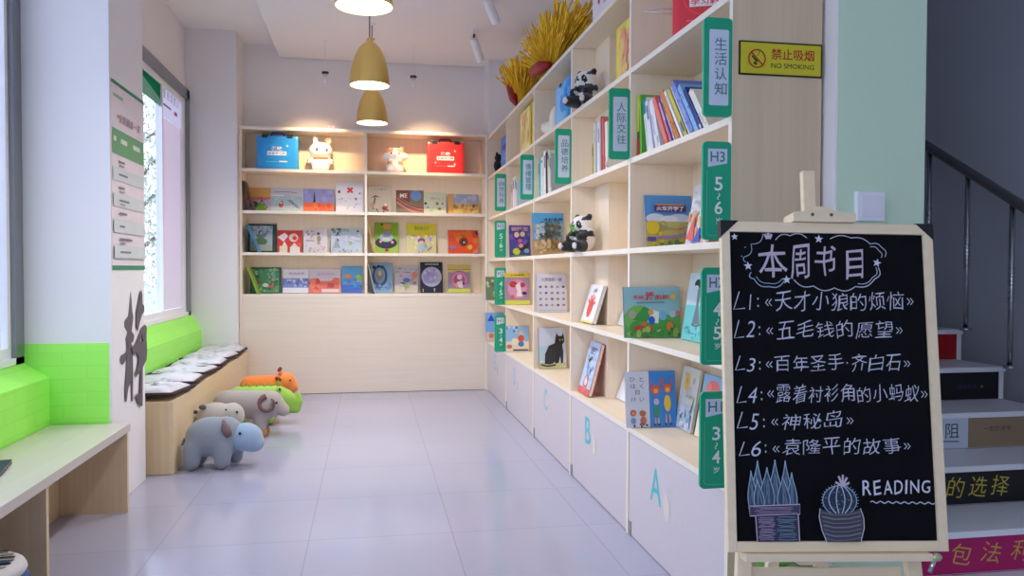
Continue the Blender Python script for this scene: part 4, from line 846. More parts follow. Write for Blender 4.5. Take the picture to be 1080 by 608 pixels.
rowA = [
 ('yellow green spine with a red foot beside the 人际交往 tag', (176, 196, 50), .030, .262, 0, .006, [('r', 0, 0, 1, .3, (176, 36, 36)), ('r', 0, .3, 1, .42, (30, 60, 50)), ('r', 0, .42, 1, 1, (186, 206, 60)), ('r', 0, .3, .2, 1, (222, 200, 60))]),
 ('leaf green spine next to the yellow green one', (96, 180, 60), .020, .258, 5, .0, [('r', .2, .5, .8, .9, (140, 200, 90))]),
 ('thick white spine with a teal top', W_, .046, .235, 16, .0, [('r', 0, .74, 1, 1, (28, 130, 140)), ('l', [(.5, .1), (.5, .6)], .1, (206, 206, 214)), ('r', .2, .1, .3, .66, (190, 200, 214))]),
 ('white spine right of the teal topped one', (222, 220, 226), .026, .228, 20, 0, None),
 ('white spine with a lilac mark, between plain white ones', (230, 228, 232), .022, .225, 22, 0, [('r', .3, .3, .7, .7, (170, 160, 200))]),
 ('plain white spine left of the salmon one', W_, .024, .226, 24, 0, [('r', .3, .1, .7, .25, (120, 160, 150))]),
 ('salmon spine leaning in the near bay', (226, 110, 100), .030, .250, 36, 0, [('r', .1, .1, .5, .9, (236, 130, 118))]),
 ('pink spine leaning on the salmon one', (236, 140, 160), .014, .225, 37, 0, [('r', .2, .3, .8, .8, (240, 180, 190))]),
 ('purple spine between the pink and lilac ones', (130, 80, 150), .012, .245, 38, 0, [('r', .2, .5, .8, .9, (200, 180, 210))]),
 ('lilac spine left of the orange one', (190, 180, 220), .012, .246, 38, 0, None),
 ('orange brown spine leaning in the near bay', (206, 120, 50), .032, .265, 40, 0, [('r', .1, .1, .6, .95, (216, 136, 64)), ('s', 10, .2, .05, .9, .4, .1, .2, [(180, 90, 40)])]),
 ('white spine right of the orange one', (234, 234, 236), .016, .275, 41, 0, [('r', .3, .7, .7, .9, (180, 190, 200))]),
 ('olive yellow spine in the near bay', (196, 180, 60), .024, .270, 41, 0, [('r', .2, .1, .8, .3, (60, 110, 120)), ('r', .2, .5, .8, .9, (214, 200, 90))]),
 ('pale blue spine right of the olive one', (160, 186, 220), .014, .265, 41, 0, [('r', .2, .1, .8, .5, (230, 230, 236))]),
 ('large violet blue book with a white edge near the 生活认知 tag', (110, 130, 206), .034, .285, 41.5, 0, [('r', 0, 0, .12, 1, (236, 236, 240)), ('r', .3, .2, .8, .8, (140, 160, 220)), ('s', 12, .2, .1, .9, .9, .08, .2, [(170, 180, 226), (90, 110, 190)])]),
 ('sky blue book half hidden by the 生活认知 tag', (130, 180, 224), .024, .260, 42, 0, [('s', 10, .1, .1, .9, .9, .1, .25, [(170, 200, 230), (90, 120, 200)])]),
 ('navy spine under the 生活认知 tag', (40, 50, 140), .016, .240, 42, 0, None),
 ('white spine with grey figures under the 生活认知 tag', (230, 230, 226), .020, .215, 42, 0, [('s', 14, .1, .05, .9, .4, .08, .16, [(150, 170, 150), (190, 150, 150), (120, 120, 130)])]),
 ('cream spine at the near end of the row', (236, 230, 214), .018, .205, 42, 0, [('s', 8, .1, .05, .9, .4, .08, .16, [(150, 130, 110)])]),
]
spine_row(yspan(4)[0], rowA, GS)
rowB = [
 ('short yellow spine at the left of the second bay', (226, 196, 80), .016, .165, 1, .305, None),
 ('pale lilac spine next to the yellow one in the second bay', (206, 200, 220), .018, .255, 2, .006, None),
 ('grey white spine with olive marks in the second bay', (206, 204, 196), .030, .262, 2, .001, [('s', 8, .2, .1, .8, .9, .1, .2, [(150, 150, 120), (180, 180, 190)])]),
 ('thick bright white spine in the second bay', (236, 236, 238), .034, .262, 2, 0, [('r', .3, .2, .7, .3, (190, 200, 210))]),
 ('white spine with a faint green line in the second bay', (226, 232, 226), .020, .25, 3, 0, None),
 ('light mauve spine in the second bay', (206, 190, 214), .024, .272, 3, 0, [('r', .3, .5, .7, .9, (226, 214, 230))]),
 ('dusky pink spine with a dark edge in the second bay', (190, 130, 140), .022, .275, 4, 0, [('r', .75, 0, 1, 1, (70, 50, 80))]),
 ('orange red spine beside the 人际交往 tag', (226, 110, 84), .024, .262, 5, 0, [('r', .2, .05, .8, .3, (206, 60, 50))]),
 ('white spine under the 人际交往 tag', (232, 232, 236), .030, .24, 5, 0, [('s', 8, .1, .05, .9, .3, .1, .2, [(190, 120, 120), (150, 150, 170)])]),
 ('cream spine with grey dots under the 人际交往 tag', (230, 226, 216), .030, .23, 4, .001, [('s', 8, .1, .05, .9, .3, .1, .2, [(150, 170, 150), (150, 150, 170)])]),
]
spine_row(yspan(3)[0] , rowB, GS)
rowC = [
 ('pale green spine at the left of the third bay', (206, 226, 206), .022, .262, 0, .004, None),
 ('turquoise spine in the third bay', (30, 170, 180), .050, .262, 0, .004, [('r', .15, .1, .85, .2, (120, 170, 226)), ('r', .15, .2, .85, .9, (36, 176, 186))]),
 ('mint white spine with a dark green cap in the third bay', (226, 240, 230), .045, .262, 1, .001, [('d', .6, .9, .4, (10, 120, 90), .5)]),
 ('cream spine right of the mint one', (240, 226, 206), .026, .258, 2, 0, [('r', .5, .1, .9, .4, (236, 190, 90))]),
 ('white pink spine in the third bay', (240, 226, 232), .030, .262, 3, 0, [('r', .2, .5, .8, .7, (236, 190, 206))]),
 ('white spine left of the black one', (238, 238, 240), .050, .290, 4, 0, None),
 ('thin black spine in the third bay', (50, 36, 44), .016, .275, 5, 0, [('r', .3, .6, .7, .9, (90, 80, 84))]),
 ('dusty rose spine with a dark top in the third bay', (206, 170, 160), .050, .290, 5, 0, [('r', .05, .78, .95, .98, (90, 90, 116)), ('r', .2, .1, .8, .6, (216, 186, 176))]),
 ('pale green spine beside the third topic tag', (206, 226, 196), .030, .28, 5, 0, None),
 ('grey spine behind the third topic tag', (170, 176, 180), .040, .25, 4, .002, None),
]
spine_row(yspan(2)[0], rowC, GS)
rowD = [
 ('pale pink spine at the left of the fourth bay', (226, 206, 196), .040, .225, 1, .06, None),
 ('rose spine in the fourth bay', (216, 130, 140), .040, .235, 2, .002, [('r', .2, .05, .8, .3, (226, 90, 100))]),
 ('white spine in the fourth bay', (240, 236, 238), .050, .245, 3, 0, None),
 ('cream yellow spine in the fourth bay', (236, 220, 170), .040, .252, 4, 0, None),
 ('grey green spine in the fourth bay', (170, 196, 186), .040, .225, 4, 0, [('r', .3, .05, .7, .5, (90, 130, 130))]),
 ('pale blue spine beside the fourth topic tag', (190, 206, 226), .040, .22, 4, 0, None),
]
spine_row(yspan(1)[0], rowD, GS)
# ================================================================== TOYS AND CASES
def recolor(o, mats, fn):
    for m in mats: o.data.materials.append(m)
    n0 = len(o.data.materials) - len(mats)
    for p in o.data.polygons:
        k = fn(p.center)
        if k: p.material_index = n0 + k - 1
def carry_case(label, loc, yaw, w, h, d, col, dark, words, lat, group=None, strap=False):
    t = thing('carry_case', label, 'case', loc, (0, 0, R(yaw)), group)
    b = MB(); b.box(-w / 2, w / 2, -d / 2 - .001, -.002, .004, h - .03, C(col, .35), .022); b.build('front_shell', t)
    b = MB(); b.box(-w / 2, w / 2, .002, d / 2, .004, h - .03, C(col, .35), .022); b.build('back_shell', t)
    b = MB(); b.box(-w / 2 + .012, w / 2 - .012, -d / 2 + .014, d / 2 - .014, .0, .010, C(dark, .4)); b.box(-w / 2 + .01, w / 2 - .01, -.008, .008, .012, h - .036, C(dark, .4)); b.build('seam_strip', t)
    for sx in (-.30, .30):
        b = MB(); b.box(w * sx - .026, w * sx + .026, -d / 2 - .004, .012, h - .052, h - .018, C((34, 36, 44), .35), .004); b.build('latch', t)
    b = MB(); b.tube([(-w * .16, 0, h - .034), (-w * .15, 0, h - .006), (-w * .12, 0, h), (w * .12, 0, h), (w * .15, 0, h - .006), (w * .16, 0, h - .034)], .008, C(dark, .4), 8); b.build('handle', t)
    b = MB(); b.F = frame((-w / 2, -d / 2 - .0016, 0), (1, 0, 0), (0, -1, 0)); k = w
    hh = h - .03
    for sx, sy, c in lat: b.star(k * sx, hh * sy, .014, C(c, .4))
    b.rect(k * .26, hh * .42, k * .72, hh * .54, C((236, 238, 240), .4)); b.text(words[1], k * .28, hh * .44, k * .70, hh * .52, C(col, .4), .02)
    b.text(words[0], k * .36, hh * .56, k * .62, hh * .68, C((236, 238, 240), .4), .03)
    b.ring(k * .49, hh * .53, k * .31, .0035, C(tuple(min(255, int(v * 1.0 + 28)) for v in col), .4), 30, hh * .22)
    b.rect(k * .22, hh * .22, k * .5, hh * .245, C(tuple(min(255, v + 50) for v in col), .4)); b.rect(k * .54, hh * .22, k * .74, hh * .26, C((226, 226, 226), .4)); b.build('logo_print', t)
    if strap:
        b = MB(); b.tube([(-w / 2 - .001, -.02, .12), (-w / 2 - .06, -.03, .125), (-w / 2 - .10, -.03, .115), (-w / 2 - .06, -.032, .108), (-w / 2 - .001, -.022, .102)], .0035, C((226, 216, 214), .5), 6); b.build('carry_strap', t)
    return t
zt = ZB[3] + TH + .0008
carry_case('bright blue plastic carry case with a white logo beside the toy rabbit', (-1.905, .12, zt), 0, .362, .335, .12, (40, 150, 226), (24, 90, 170), ('趣味', '益智学习箱'), [(.74, .70, (180, 220, 250))])
carry_case('red plastic carry case with a white logo beside the toy hamster', (-.388, .12, zt), 0, .348, .325, .12, (226, 54, 56), (150, 30, 34), ('趣味', '益智学习箱'), [(.74, .72, (250, 220, 200)), (.22, .34, (240, 180, 170)), (.74, .30, (250, 230, 200))])
carry_case('red plastic carry case on the top shelf of the nearest bay of the tall bookcase', (.140, -4.545, ZR[4] + TH + .0008), -24, .24, .30, .09, (228, 60, 72), (150, 24, 34), ('趣味', '学习箱'), [(.3, .8, (250, 210, 210))], strap=True)

# ---- rabbit and hamster figures
RW = C((244, 240, 236), .4); RO = C((240, 160, 90), .5); RP = C((240, 150, 170), .5); EY = C((96, 100, 124), .3)
t = thing('rabbit_figure', 'white toy rabbit with one orange lined ear on the top shelf', 'figurine', (-1.527, .10, zt))
blob('body', [('e', (0, 0, .065), (.085, .065, .075)), ('e', (0, -.005, .185), (.108, .082, .078)), ('c', (-.042, .005, .23), (-.052, .01, .312), .024, .021), ('c', (.058, .005, .23), (.075, .005, .275), .024, .022), ('c', (-.07, -.02, .10), (-.108, -.03, .082), .024, .018), ('c', (.07, -.02, .10), (.108, -.03, .078), .024, .018), ('e', (-.045, -.055, .022), (.034, .03, .022)), ('e', (.045, -.055, .022), (.034, .03, .022))], RW, t, .011)
b = MB(); b.ball((-.028, -.086, .188), (.012, .006, .016), EY); b.build('eye', t)
b = MB(); b.ball((.056, -.073, .186), (.012, .007, .015), EY); b.build('eye', t)
b = MB(); b.tube([(.078 * cos(a), -.004 + .062 * sin(a), .118) for a in [R(200 + 14 * i) for i in range(11)]], .008, RO, 8); b.build('collar', t)
b = MB(); b.tube([(.062, -.024, .238), (.046, -.022, .282), (.060, -.018, .296), (.086, -.018, .292), (.094, -.02, .268), (.078, -.022, .244)], .006, RO, 8); b.build('ear_lining', t)
b = MB(); b.ball((-.112, -.040, .092), (.008, .012, .01), RO); b.ball((.112, -.042, .086), (.008, .012, .01), RO); b.build('cuff', t)
b = MB(); b.ball((.012, -.090, .168), (.005, .004, .004), RP, (0, 0, 0), 10); b.build('nose', t)
t = thing('bow_ornament', 'small pink bow on the top edge of the back bookcase', 'ornament', (-1.432, .055, 2.3965))
b = MB(); b.ball((-.017, 0, .020), (.020, .010, .015), RP, (0, .4, 0)); b.ball((.017, 0, .020), (.020, .010, .015), RP, (0, -.4, 0)); b.ball((0, -.003, .018), (.008, .010, .010), C((226, 120, 146), .5)); b.box(-.012, .012, -.006, .006, .0, .012, RP, .002); b.build('ribbon', t)
t = thing('hamster_figure', 'white and orange toy hamster on the top shelf right of the divider', 'figurine', (-.858, .10, zt))
o = blob('body', [('e', (0, 0, .068), (.085, .07, .07)), ('e', (0, -.005, .162), (.100, .080, .072)), ('e', (-.064, .0, .226), (.024, .014, .022)), ('e', (.062, .0, .226), (.024, .014, .022)), ('e', (-.045, -.06, .09), (.022, .02, .02)), ('e', (.045, -.06, .09), (.022, .02, .02)), ('e', (-.05, -.05, .02), (.034, .034, .02)), ('e', (.05, -.05, .02), (.034, .034, .02)), ('e', (.095, .0, .150), (.03, .05, .035)), ('e', (-.085, .0, .145), (.03, .05, .035))], RW, t, .011)
recolor(o, [C((236, 176, 120), .5)], lambda c: 1 if (c.z > .182 and abs(c.x) > .018 and c.z < .215 and c.y > -.075) or (c.z > .075 and c.z < .105 and c.y < -.03 and abs(c.x) > .028) else 0)
for sx in (-1, 1):
    b = MB(); b.ball((sx * .036, -.078, .172), (.007, .006, .009), C((60, 54, 60), .3)); b.build('eye', t)
    b = MB(); b.ball((sx * .063, -.014, .228), (.014, .005, .013), RP); b.build('ear_lining', t)
b = MB(); b.ball((0, -.090, .150), (.006, .005, .005), RP, (0, 0, 0), 10); b.build('nose', t)

# ---- plush pandas
PW_ = C((232, 228, 222), .95, sheen=.5); PB = C((26, 26, 30), .95, sheen=.3)
def panda(label, loc, yaw, bamboo):
    t = thing('plush_panda', label, 'plush toy', loc, (0, 0, R(yaw)))
    o = blob('body', [('e', (0, .01, .066), (.062, .052, .068)), ('e', (0, -.012, .142), (.064, .055, .054)), ('e', (-.046, .0, .188), (.019, .013, .019)), ('e', (.046, .0, .188), (.019, .013, .019)), ('e', (0, -.055, .130), (.027, .022, .021)),
        ('c', (-.052, -.005, .098), (-.040, -.068, .080), .024, .020), ('c', (.052, -.005, .098), (.040, -.068, .080), .024, .020), ('c', (-.034, -.015, .032), (-.054, -.088, .030), .034, .029), ('c', (.034, -.015, .032), (.054, -.088, .030), .034, .029)], PW_, t, .0075, 3)
    def pc(c):
        if c.z > .168 and abs(c.x) > .030: return 1
        if (abs(c.x) / 1.0 > .026 and c.z < .118 and c.y < -.03 and c.z > .058): return 1
        if c.z < .064 and c.y < -.034 and c.y > -.112: return 1
        if .082 < c.z < .112: return 1
        if ((abs(c.x) - .026) / .015) ** 2 + ((c.z - .146 + (abs(c.x) - .026) * .6) / .019) ** 2 < 1 and c.y < -.04: return 1
        return 0
    recolor(o, [PB], pc)
    for sx in (-1, 1):
        b = MB(); b.ball((sx * .027, -.0615, .148), (.005, .004, .005), C((240, 240, 240), .2), (0, 0, 0), 10); b.ball((sx * .027, -.064, .148), (.0035, .003, .0035), C((10, 10, 10), .2), (0, 0, 0), 10); b.build('eye', t)
        b = MB(); b.ball((sx * .055, -.117, .032), (.016, .004, .017), C((206, 196, 190), .95)); b.build('foot_pad', t)
    b = MB(); b.ball((0, -.077, .138), (.008, .006, .006), PB, (0, 0, 0), 12); b.build('nose', t)
    if bamboo:
        b = MB(); b.tube([(-.03, -.092, .085), (.012, -.088, .125)], .004, C((90, 150, 50), .6), 8)
        for dx, dz, a in ((.0, .0, .5), (.014, .012, 1.2), (-.012, .010, 2.0), (.018, -.006, -.3)):
            b.ball((.008 + dx, -.090, .122 + dz), (.016, .003, .006), C((80, 160, 50), .6), (0, -a, 0), 10)
        b.build('bamboo_sprig', t)
    return t
panda('plush panda with a bamboo sprig on the middle shelf of the tall bookcase', (.035, -3.235, ZR[2] + TH + .001), -62, True)
panda('plush panda slumped on the top shelf of the tall bookcase', (.045, -3.250, ZR[4] + TH + .001), -52, False)
# ---- bags and boxes on the top shelf of the tall bookcase
ztop = ZR[4] + TH + .0008
def gift_bag(label, x0, x1, y0, y1, h, col, pic, seed, name='gift_bag'):
    t = thing(name, label, 'bag', ((x0 + x1) / 2, (y0 + y1) / 2, ztop)); w = abs(y1 - y0); d = x1 - x0
    b = MB(); b.box(-d / 2, d / 2, -w / 2, w / 2, 0, h, C(col, .45), .004); b.build('bag_body', t)
    b = MB(); b.F = frame((-d / 2 - .0004, w / 2, 0), (0, -1, 0), (-1, 0, 0)); paint_cover(b, w, h, pic, seed); b.build('print', t)
    b = MB()
    for sx in (-.02, .02): b.tube([(sx, -w * .22, h), (sx, -w * .16, h + .022), (sx, w * .16, h + .022), (sx, w * .22, h)], .003, C(tuple(int(v * .7) for v in col), .6), 6)
    b.build('handle', t)
gift_bag('yellow paper bag with a pink picture beside the nearest bay', .062, .20, -3.70, -4.06, .285, (236, 214, 84), [('r', .08, .06, .95, .94, (240, 222, 100)), ('r', .18, .16, .86, .84, (240, 190, 130)), ('s', 16, .22, .2, .82, .8, .05, .12, [(240, 180, 140), (240, 206, 120), (236, 160, 130)])], 3)
gift_bag('light blue shiny bag beside the upper panda', .052, .20, -2.50, -3.02, .270, (70, 160, 236), [('r', .05, .05, .4, .95, (140, 196, 244)), ('s', 20, .3, .05, .95, .95, .05, .12, [(60, 150, 230), (120, 190, 240), (40, 170, 220)]), ('d', .3, .95, .06, (30, 60, 110))], 4)
gift_bag('pale yellow bag on the top shelf of the fourth bay', .042, .18, -1.38, -1.88, .325, (240, 220, 120), [('r', .04, .04, .7, .96, (244, 230, 150)), ('s', 16, .1, .1, .65, .9, .05, .1, [(240, 200, 130), (236, 190, 150)]), ('r', .78, .03, .9, .97, (214, 190, 50))], 5)
gift_bag('blue box bag on the top shelf of the farthest bay', .062, .20, -.36, -.80, .300, (60, 130, 210), [('r', .05, .1, .95, .9, (80, 150, 220)), ('r', .1, .3, .6, .5, (120, 170, 230)), ('r', .2, .6, .8, .75, (70, 80, 170))], 6)
t = thing('black_toy', 'small black toy dog in front of the blue box bag', 'plush toy', (.055, -.21, ztop))
blob('body', [('e', (0, 0, .085), (.035, .065, .05)), ('e', (-.005, -.085, .14), (.035, .045, .04)), ('c', (0, .045, .08), (0, .05, .015), .018, .015), ('c', (0, -.04, .08), (0, -.045, .015), .018, .015), ('c', (0, .06, .1), (0, .10, .16), .012, .008)], C((34, 32, 36), .9), t, .012)
b = MB(); b.ball((-.02, -.098, .172), (.012, .012, .02), C((34, 32, 36), .9)); b.build('ear', t)
t = thing('plush_lamb', 'cream white plush lamb beside the light blue bag', 'plush toy', (.085, -2.30, ztop))
o = blob('body', [('e', (0, .02, .065), (.055, .10, .055)), ('e', (-.02, .12, .085), (.038, .042, .040)), ('e', (0, -.10, .10), (.05, .05, .09)), ('c', (-.02, .08, .05), (-.02, .085, .012), .016, .015), ('c', (-.02, -.06, .05), (-.02, -.065, .012), .016, .015)], C((240, 232, 214), .95, sheen=.4), t, .012)
b = MB(); b.ball((-.052, .132, .092), (.004, .005, .005), BLACK, (0, 0, 0), 10); b.build('eye', t)
t = thing('white_box', 'white paper box with a red mark on top of the tall bookcase', 'box', (.14, -3.50, 2.3675))
b = MB(); b.box(-.08, .10, -.22, .2, 0, .27, C((226, 218, 222), .6), .003); b.build('carton', t)
b = MB(); b.box(-.083, .103, -.223, .203, .2705, .30, C((232, 226, 228), .6), .003); b.build('lid', t)
b = MB(); b.F = frame((-.0805, .2, 0), (0, -1, 0), (-1, 0, 0)); b.disc(.12, .15, .022, .03, C((196, 50, 50))); b.rect(.2, .1, .32, .12, C((160, 160, 176))); b.build('print', t)

# ---- wheat sheaves
STALK = [C((244, 198, 36), .7), C((232, 182, 20), .7), C((250, 212, 60), .7), C((222, 168, 22), .7)]
def sheaf(label, loc, dirs, ribbon, seed, n=230):
    t = thing('wheat_sheaf', label, 'dried plant', loc, group='wheat sheaves on the tall bookcase')
    rn = random.Random(seed); b = MB()
    for i in range(n):
        u = rn.random() * (len(dirs) - 1); k = min(int(u), len(dirs) - 2); f = u - k
        dy = dirs[k][0] * (1 - f) + dirs[k + 1][0] * f; dz = dirs[k][1] * (1 - f) + dirs[k + 1][1] * f
        s = .62 + .42 * rn.random(); dx = (rn.random() - .5) * .26
        p0 = Vector((rn.uniform(-.02, .02), rn.uniform(-.03, .03) + dy * .02, .012 + rn.random() * .02)); p2 = Vector((dx * s, dy * s, max(.02, dz * s) + rn.random() * .03))
        p1 = p0.lerp(p2, .55) + Vector((0, 0, .02)); d = (p2 - p1).normalized()
        pe = p2 - d * .085
        b.tube([p0, p1, pe], .0018, STALK[i % 4], 4, False)
        b.tube([pe, pe + d * .03, pe + d * .065, p2], [.002, .0065, .0055, .001], STALK[(i * 7) % 4], 5)
    b.build('stalks', t)
    b = MB(); RB_ = C((150, 24, 34), .45)
    for q in ribbon: b.tube(q[0], q[1], RB_, 10)
    b.build('ribbon', t)
sheaf('large golden wheat sheaf with a dark red wrap on top of the tall bookcase', (.09, -2.16, 2.3675), [(.52, .26), (.42, .34), (.24, .40), (0, .40), (-.34, .38), (-.70, .30), (-.98, .22)],
      [([(-.05, .30, .125), (-.07, .16, .125), (-.07, -.04, .105), (-.06, -.24, .07)], [.018, .036, .040, .022])], 1, 900)
sheaf('smaller golden wheat sheaf with a red ribbon nearer the back wall', (.09, -1.22, 2.3675), [(.62, .40), (.44, .44), (.25, .43), (.05, .42), (-.2, .36), (-.38, .26)],
      [([(-.04, .36, .335), (-.05, .26, .25), (-.04, .14, .14), (0, .02, .03)], [.006, .035, .045, .02]), ([(-.05, .12, .13), (-.06, .05, .13), (-.05, 0, .05)], [.02, .03, .01])], 2, 650)

# ---- plush animal stools in front of the seat bench
def eye(t, p, r=.008):
    b = MB(); b.ball(p, (r, r * .8, r), C((24, 24, 28), .25), (0, 0, 0), 12); b.build('eye', t)
GRY = C((132, 142, 152), .95, sheen=.3); BLU = C((140, 164, 190), .95, sheen=.3); HORN = C((126, 104, 104), .9)
ga = 'plush animal stools'
t = thing('rhino_stool', 'grey plush rhino stool with a blue head, nearest of the animals on the floor', 'plush stool', (-1.962, -2.615, 0), group=ga)
blob('body', [('e', (-.02, 0, .175), (.145, .105, .115)), ('e', (.06, 0, .18), (.10, .095, .11)), ('c', (-.115, -.06, .12), (-.115, -.065, .046), .052, .048), ('c', (-.10, .06, .12), (-.10, .065, .046), .05, .048), ('c', (.05, -.06, .12), (.05, -.062, .046), .052, .048), ('c', (.10, .05, .12), (.10, .055, .046), .05, .046)], GRY, t, .014)
blob('head', [('e', (.168, -.01, .168), (.098, .084, .083)), ('e', (.215, -.012, .135), (.060, .066, .055))], BLU, t, .013)
b = MB(); b.tube([(.085, -.075, .19), (.072, -.085, .235), (.060, -.085, .285)], [.022, .026, .006], HORN, 12); b.build('ear', t)
b = MB(); b.tube([(.085, .065, .19), (.075, .075, .235), (.065, .075, .28)], [.022, .026, .006], HORN, 12); b.build('ear', t)
eye(t, (.150, -.0920, .206))
b = MB(); b.tube([(-.165, 0, .17), (-.178, 0, .13)], .008, GRY, 8); b.build('tail', t)
t = thing('hippo_stool', 'pale grey plush hippo stool behind the rhino', 'plush stool', (-2.015, -2.20, 0), group=ga)
PG = C((176, 172, 164), .95, sheen=.3)
blob('body', [('e', (-.02, 0, .20), (.12, .10, .105)), ('e', (.08, 0, .215), (.075, .085, .085)), ('c', (-.09, -.055, .12), (-.09, -.055, .046), .048, .046), ('c', (-.09, .055, .12), (-.09, .055, .046), .048, .046), ('c', (.06, -.055, .12), (.06, -.055, .046), .048, .046), ('c', (.06, .055, .12), (.06, .055, .046), .048, .046)], PG, t, .014)
eye(t, (.118, -.066, .250)); eye(t, (.055, -.075, .268), .006)
b = MB(); b.ball((-.085, -.06, .285), (.022, .010, .016), C((110, 104, 104), .9)); b.build('ear', t)
b = MB(); b.ball((-.125, -.055, .255), (.012, .010, .012), C((70, 64, 66), .9)); b.build('tail', t)
t = thing('ram_stool', 'grey plush ram stool with a curled brown horn', 'plush stool', (-1.88, -1.75, 0), group=ga)
RG = C((160, 152, 146), .95, sheen=.3)
blob('body', [('c', (-.16, 0, .215), (.10, 0, .205), .098, .098), ('c', (-.13, -.05, .12), (-.13, -.055, .05), .046, .044), ('c', (-.13, .05, .12), (-.13, .055, .05), .046, .044), ('c', (.06, -.05, .12), (.06, -.055, .05), .046, .044), ('c', (.06, .05, .12), (.06, .055, .05), .046, .044)], RG, t, .014)
blob('head', [('c', (.13, 0, .225), (.205, 0, .165), .076, .045)], C((172, 162, 152), .95, sheen=.3), t, .012)
for sy in (-1, 1):
    b = MB(); b.tube([(.11 + .052 * cos(a) * (1 - i * .012), sy * (.082 + i * .001), .225 + .052 * sin(a) * (1 - i * .012)) for i, a in enumerate([R(100 + 26 * k) for k in range(13)])], [.020 - .0011 * k for k in range(13)], C((120, 88, 84), .9), 10); b.build('horn', t)
eye(t, (.168, -.066, .226)); 
for x in (-.13, .06):
    for sy in (-1, 1):
        b = MB(); b.lathe([(.001, 0), (.046, 0), (.050, .012), (.048, .042), (.044, .05)], C((176, 128, 84), .9), 18, Matrix.Translation((x, sy * .055, .001))); b.build('hoof', t)
t = thing('crocodile_stool', 'lime green plush crocodile stool with an upturned tail', 'plush stool', (-1.86, -1.35, 0), group=ga)
LM = C((150, 196, 70), .95, sheen=.3)
blob('body', [('c', (-.17, 0, .195), (.10, 0, .19), .082, .088), ('e', (.15, 0, .17), (.08, .075, .085)), ('c', (.17, 0, .11), (.235, -.01, .105), .042, .036), ('c', (.235, -.01, .105), (.258, -.015, .16), .036, .03), ('c', (.258, -.015, .16), (.255, -.015, .235), .03, .010), ('c', (-.13, -.05, .11), (-.13, -.055, .045), .042, .042), ('c', (-.13, .05, .11), (-.13, .055, .045), .042, .042), ('c', (.05, -.05, .11), (.05, -.055, .045), .042, .042), ('c', (.05, .05, .11), (.05, .055, .045), .042, .042)], LM, t, .013)
b = MB()
for k in range(6): b.tube([(-.14 + k * .05, 0, .262), (-.14 + k * .05, 0, .298 + (k == 5) * .02)], [.018, .003], C((120, 170, 56), .9), 8)
b.build('back_ridge', t)
b = MB(); b.ball((.12, -.055, .255), (.020, .02, .024), LM); b.build('eye_bump', t)
eye(t, (.127, -.073, .260))
t = thing('giraffe_stool', 'orange plush giraffe stool with brown horns, farthest of the animals', 'plush stool', (-1.86, -.98, 0), group=ga)
OR = C((236, 128, 44), .95, sheen=.3); BR_ = C((120, 60, 40), .9)
blob('body', [('c', (-.14, 0, .225), (.05, 0, .225), .080, .085), ('c', (.05, 0, .20), (.12, 0, .24), .075, .075), ('c', (-.11, -.05, .13), (-.11, -.055, .045), .042, .042), ('c', (-.11, .05, .13), (-.11, .055, .045), .042, .042), ('c', (.03, -.05, .13), (.03, -.055, .045), .042, .042), ('c', (.03, .05, .13), (.03, .055, .045), .042, .042)], OR, t, .013)
blob('head', [('e', (.13, -.005, .258), (.075, .07, .070)), ('e', (.175, -.01, .215), (.048, .05, .055))], C((240, 138, 60), .95, sheen=.3), t, .012)
for sy in (-1, 1):
    b = MB(); b.tube([(.085, sy * .035, .31), (.080, sy * .038, .342)], .010, OR, 10); b.ball((.080, sy * .038, .350), .014, BR_); b.build('horn', t)
    b = MB(); b.ball((.075, sy * .072, .285), (.026, .012, .014), BR_, (0, .4, 0)); b.build('ear', t)
eye(t, (.165, -.066, .272), .007)
# ================================================================== CHALKBOARD AND EASEL
BX = Vector((0.99195244, -0.12606024, -0.01179687)); BY = Vector((0.02860562, 0.13237505, 0.99078684)); BN = BX.cross(BY).normalized()
BO = Vector((-0.02947, -5.69900, 0.48848))
MBD = Matrix(((BX.x, BY.x, BN.x, BO.x), (BX.y, BY.y, BN.y, BO.y), (BX.z, BY.z, BN.z, BO.z), (0, 0, 0, 1)))
BW, BH = .52, .7704
t = thing('chalkboard', 'black chalkboard in a pale wood frame with chalk writing and cactus drawings', 'chalkboard', M=MBD)
b = MB()
b.box(-.26, -.2395, 0, BH, -.018, .002, PINE_V, .0015); b.box(.2375, .26, 0, BH, -.018, .002, PINE_V, .0015)
b.box(-.2394, .2374, .7455, BH, -.018, .002, PINE, .0015); b.box(-.2394, .2374, 0, .0235, -.018, .002, PINE, .0015); b.build('frame', t)
b = MB(); m, nt, bb, L = newmat('chalkboard_black'); 
tc = nt.nodes.new('ShaderNodeTexCoord'); nz = nt.nodes.new('ShaderNodeTexNoise'); nz.inputs['Scale'].default_value = 14; nz.inputs['Detail'].default_value = 6
rp = nt.nodes.new('ShaderNodeValToRGB'); rp.color_ramp.elements[0].color = lin((9, 9, 12)); rp.color_ramp.elements[1].color = lin((15, 15, 20))
L.new(tc.outputs['Object'], nz.inputs['Vector']); L.new(nz.outputs['Fac'], rp.inputs[0]); L.new(rp.outputs[0], bb.inputs['Base Color']); bb.inputs['Roughness'].default_value = .75; bb.inputs['Specular IOR Level'].default_value = .12
b.box(-.2393, .2373, .0236, .7454, -.014, -.006, m); b.build('writing_surface', t)
for sx in (-1, 1):
    b = MB(); b.F = Matrix.Translation((0, 0, .0032)); b.prism([(sx * .262, .7725), (sx * .218, .7725), (sx * .262, .732)][::(1 if sx < 0 else -1)], .024, C((26, 30, 36), .35)); b.k = 1; b.build('corner_protector', t)
CHK = [C((196, 200, 216), .95), C((210, 212, 226), .95)]; PNK = C((196, 182, 196), .95); BLC = C((150, 178, 198), .95); DIM = C((110, 132, 152), .95); DPK = C((140, 122, 146), .95); DG = C((84, 100, 118), .95)
b = MB(); b.F = Matrix.Translation((0, 0, -.0055)); b.step = .00006
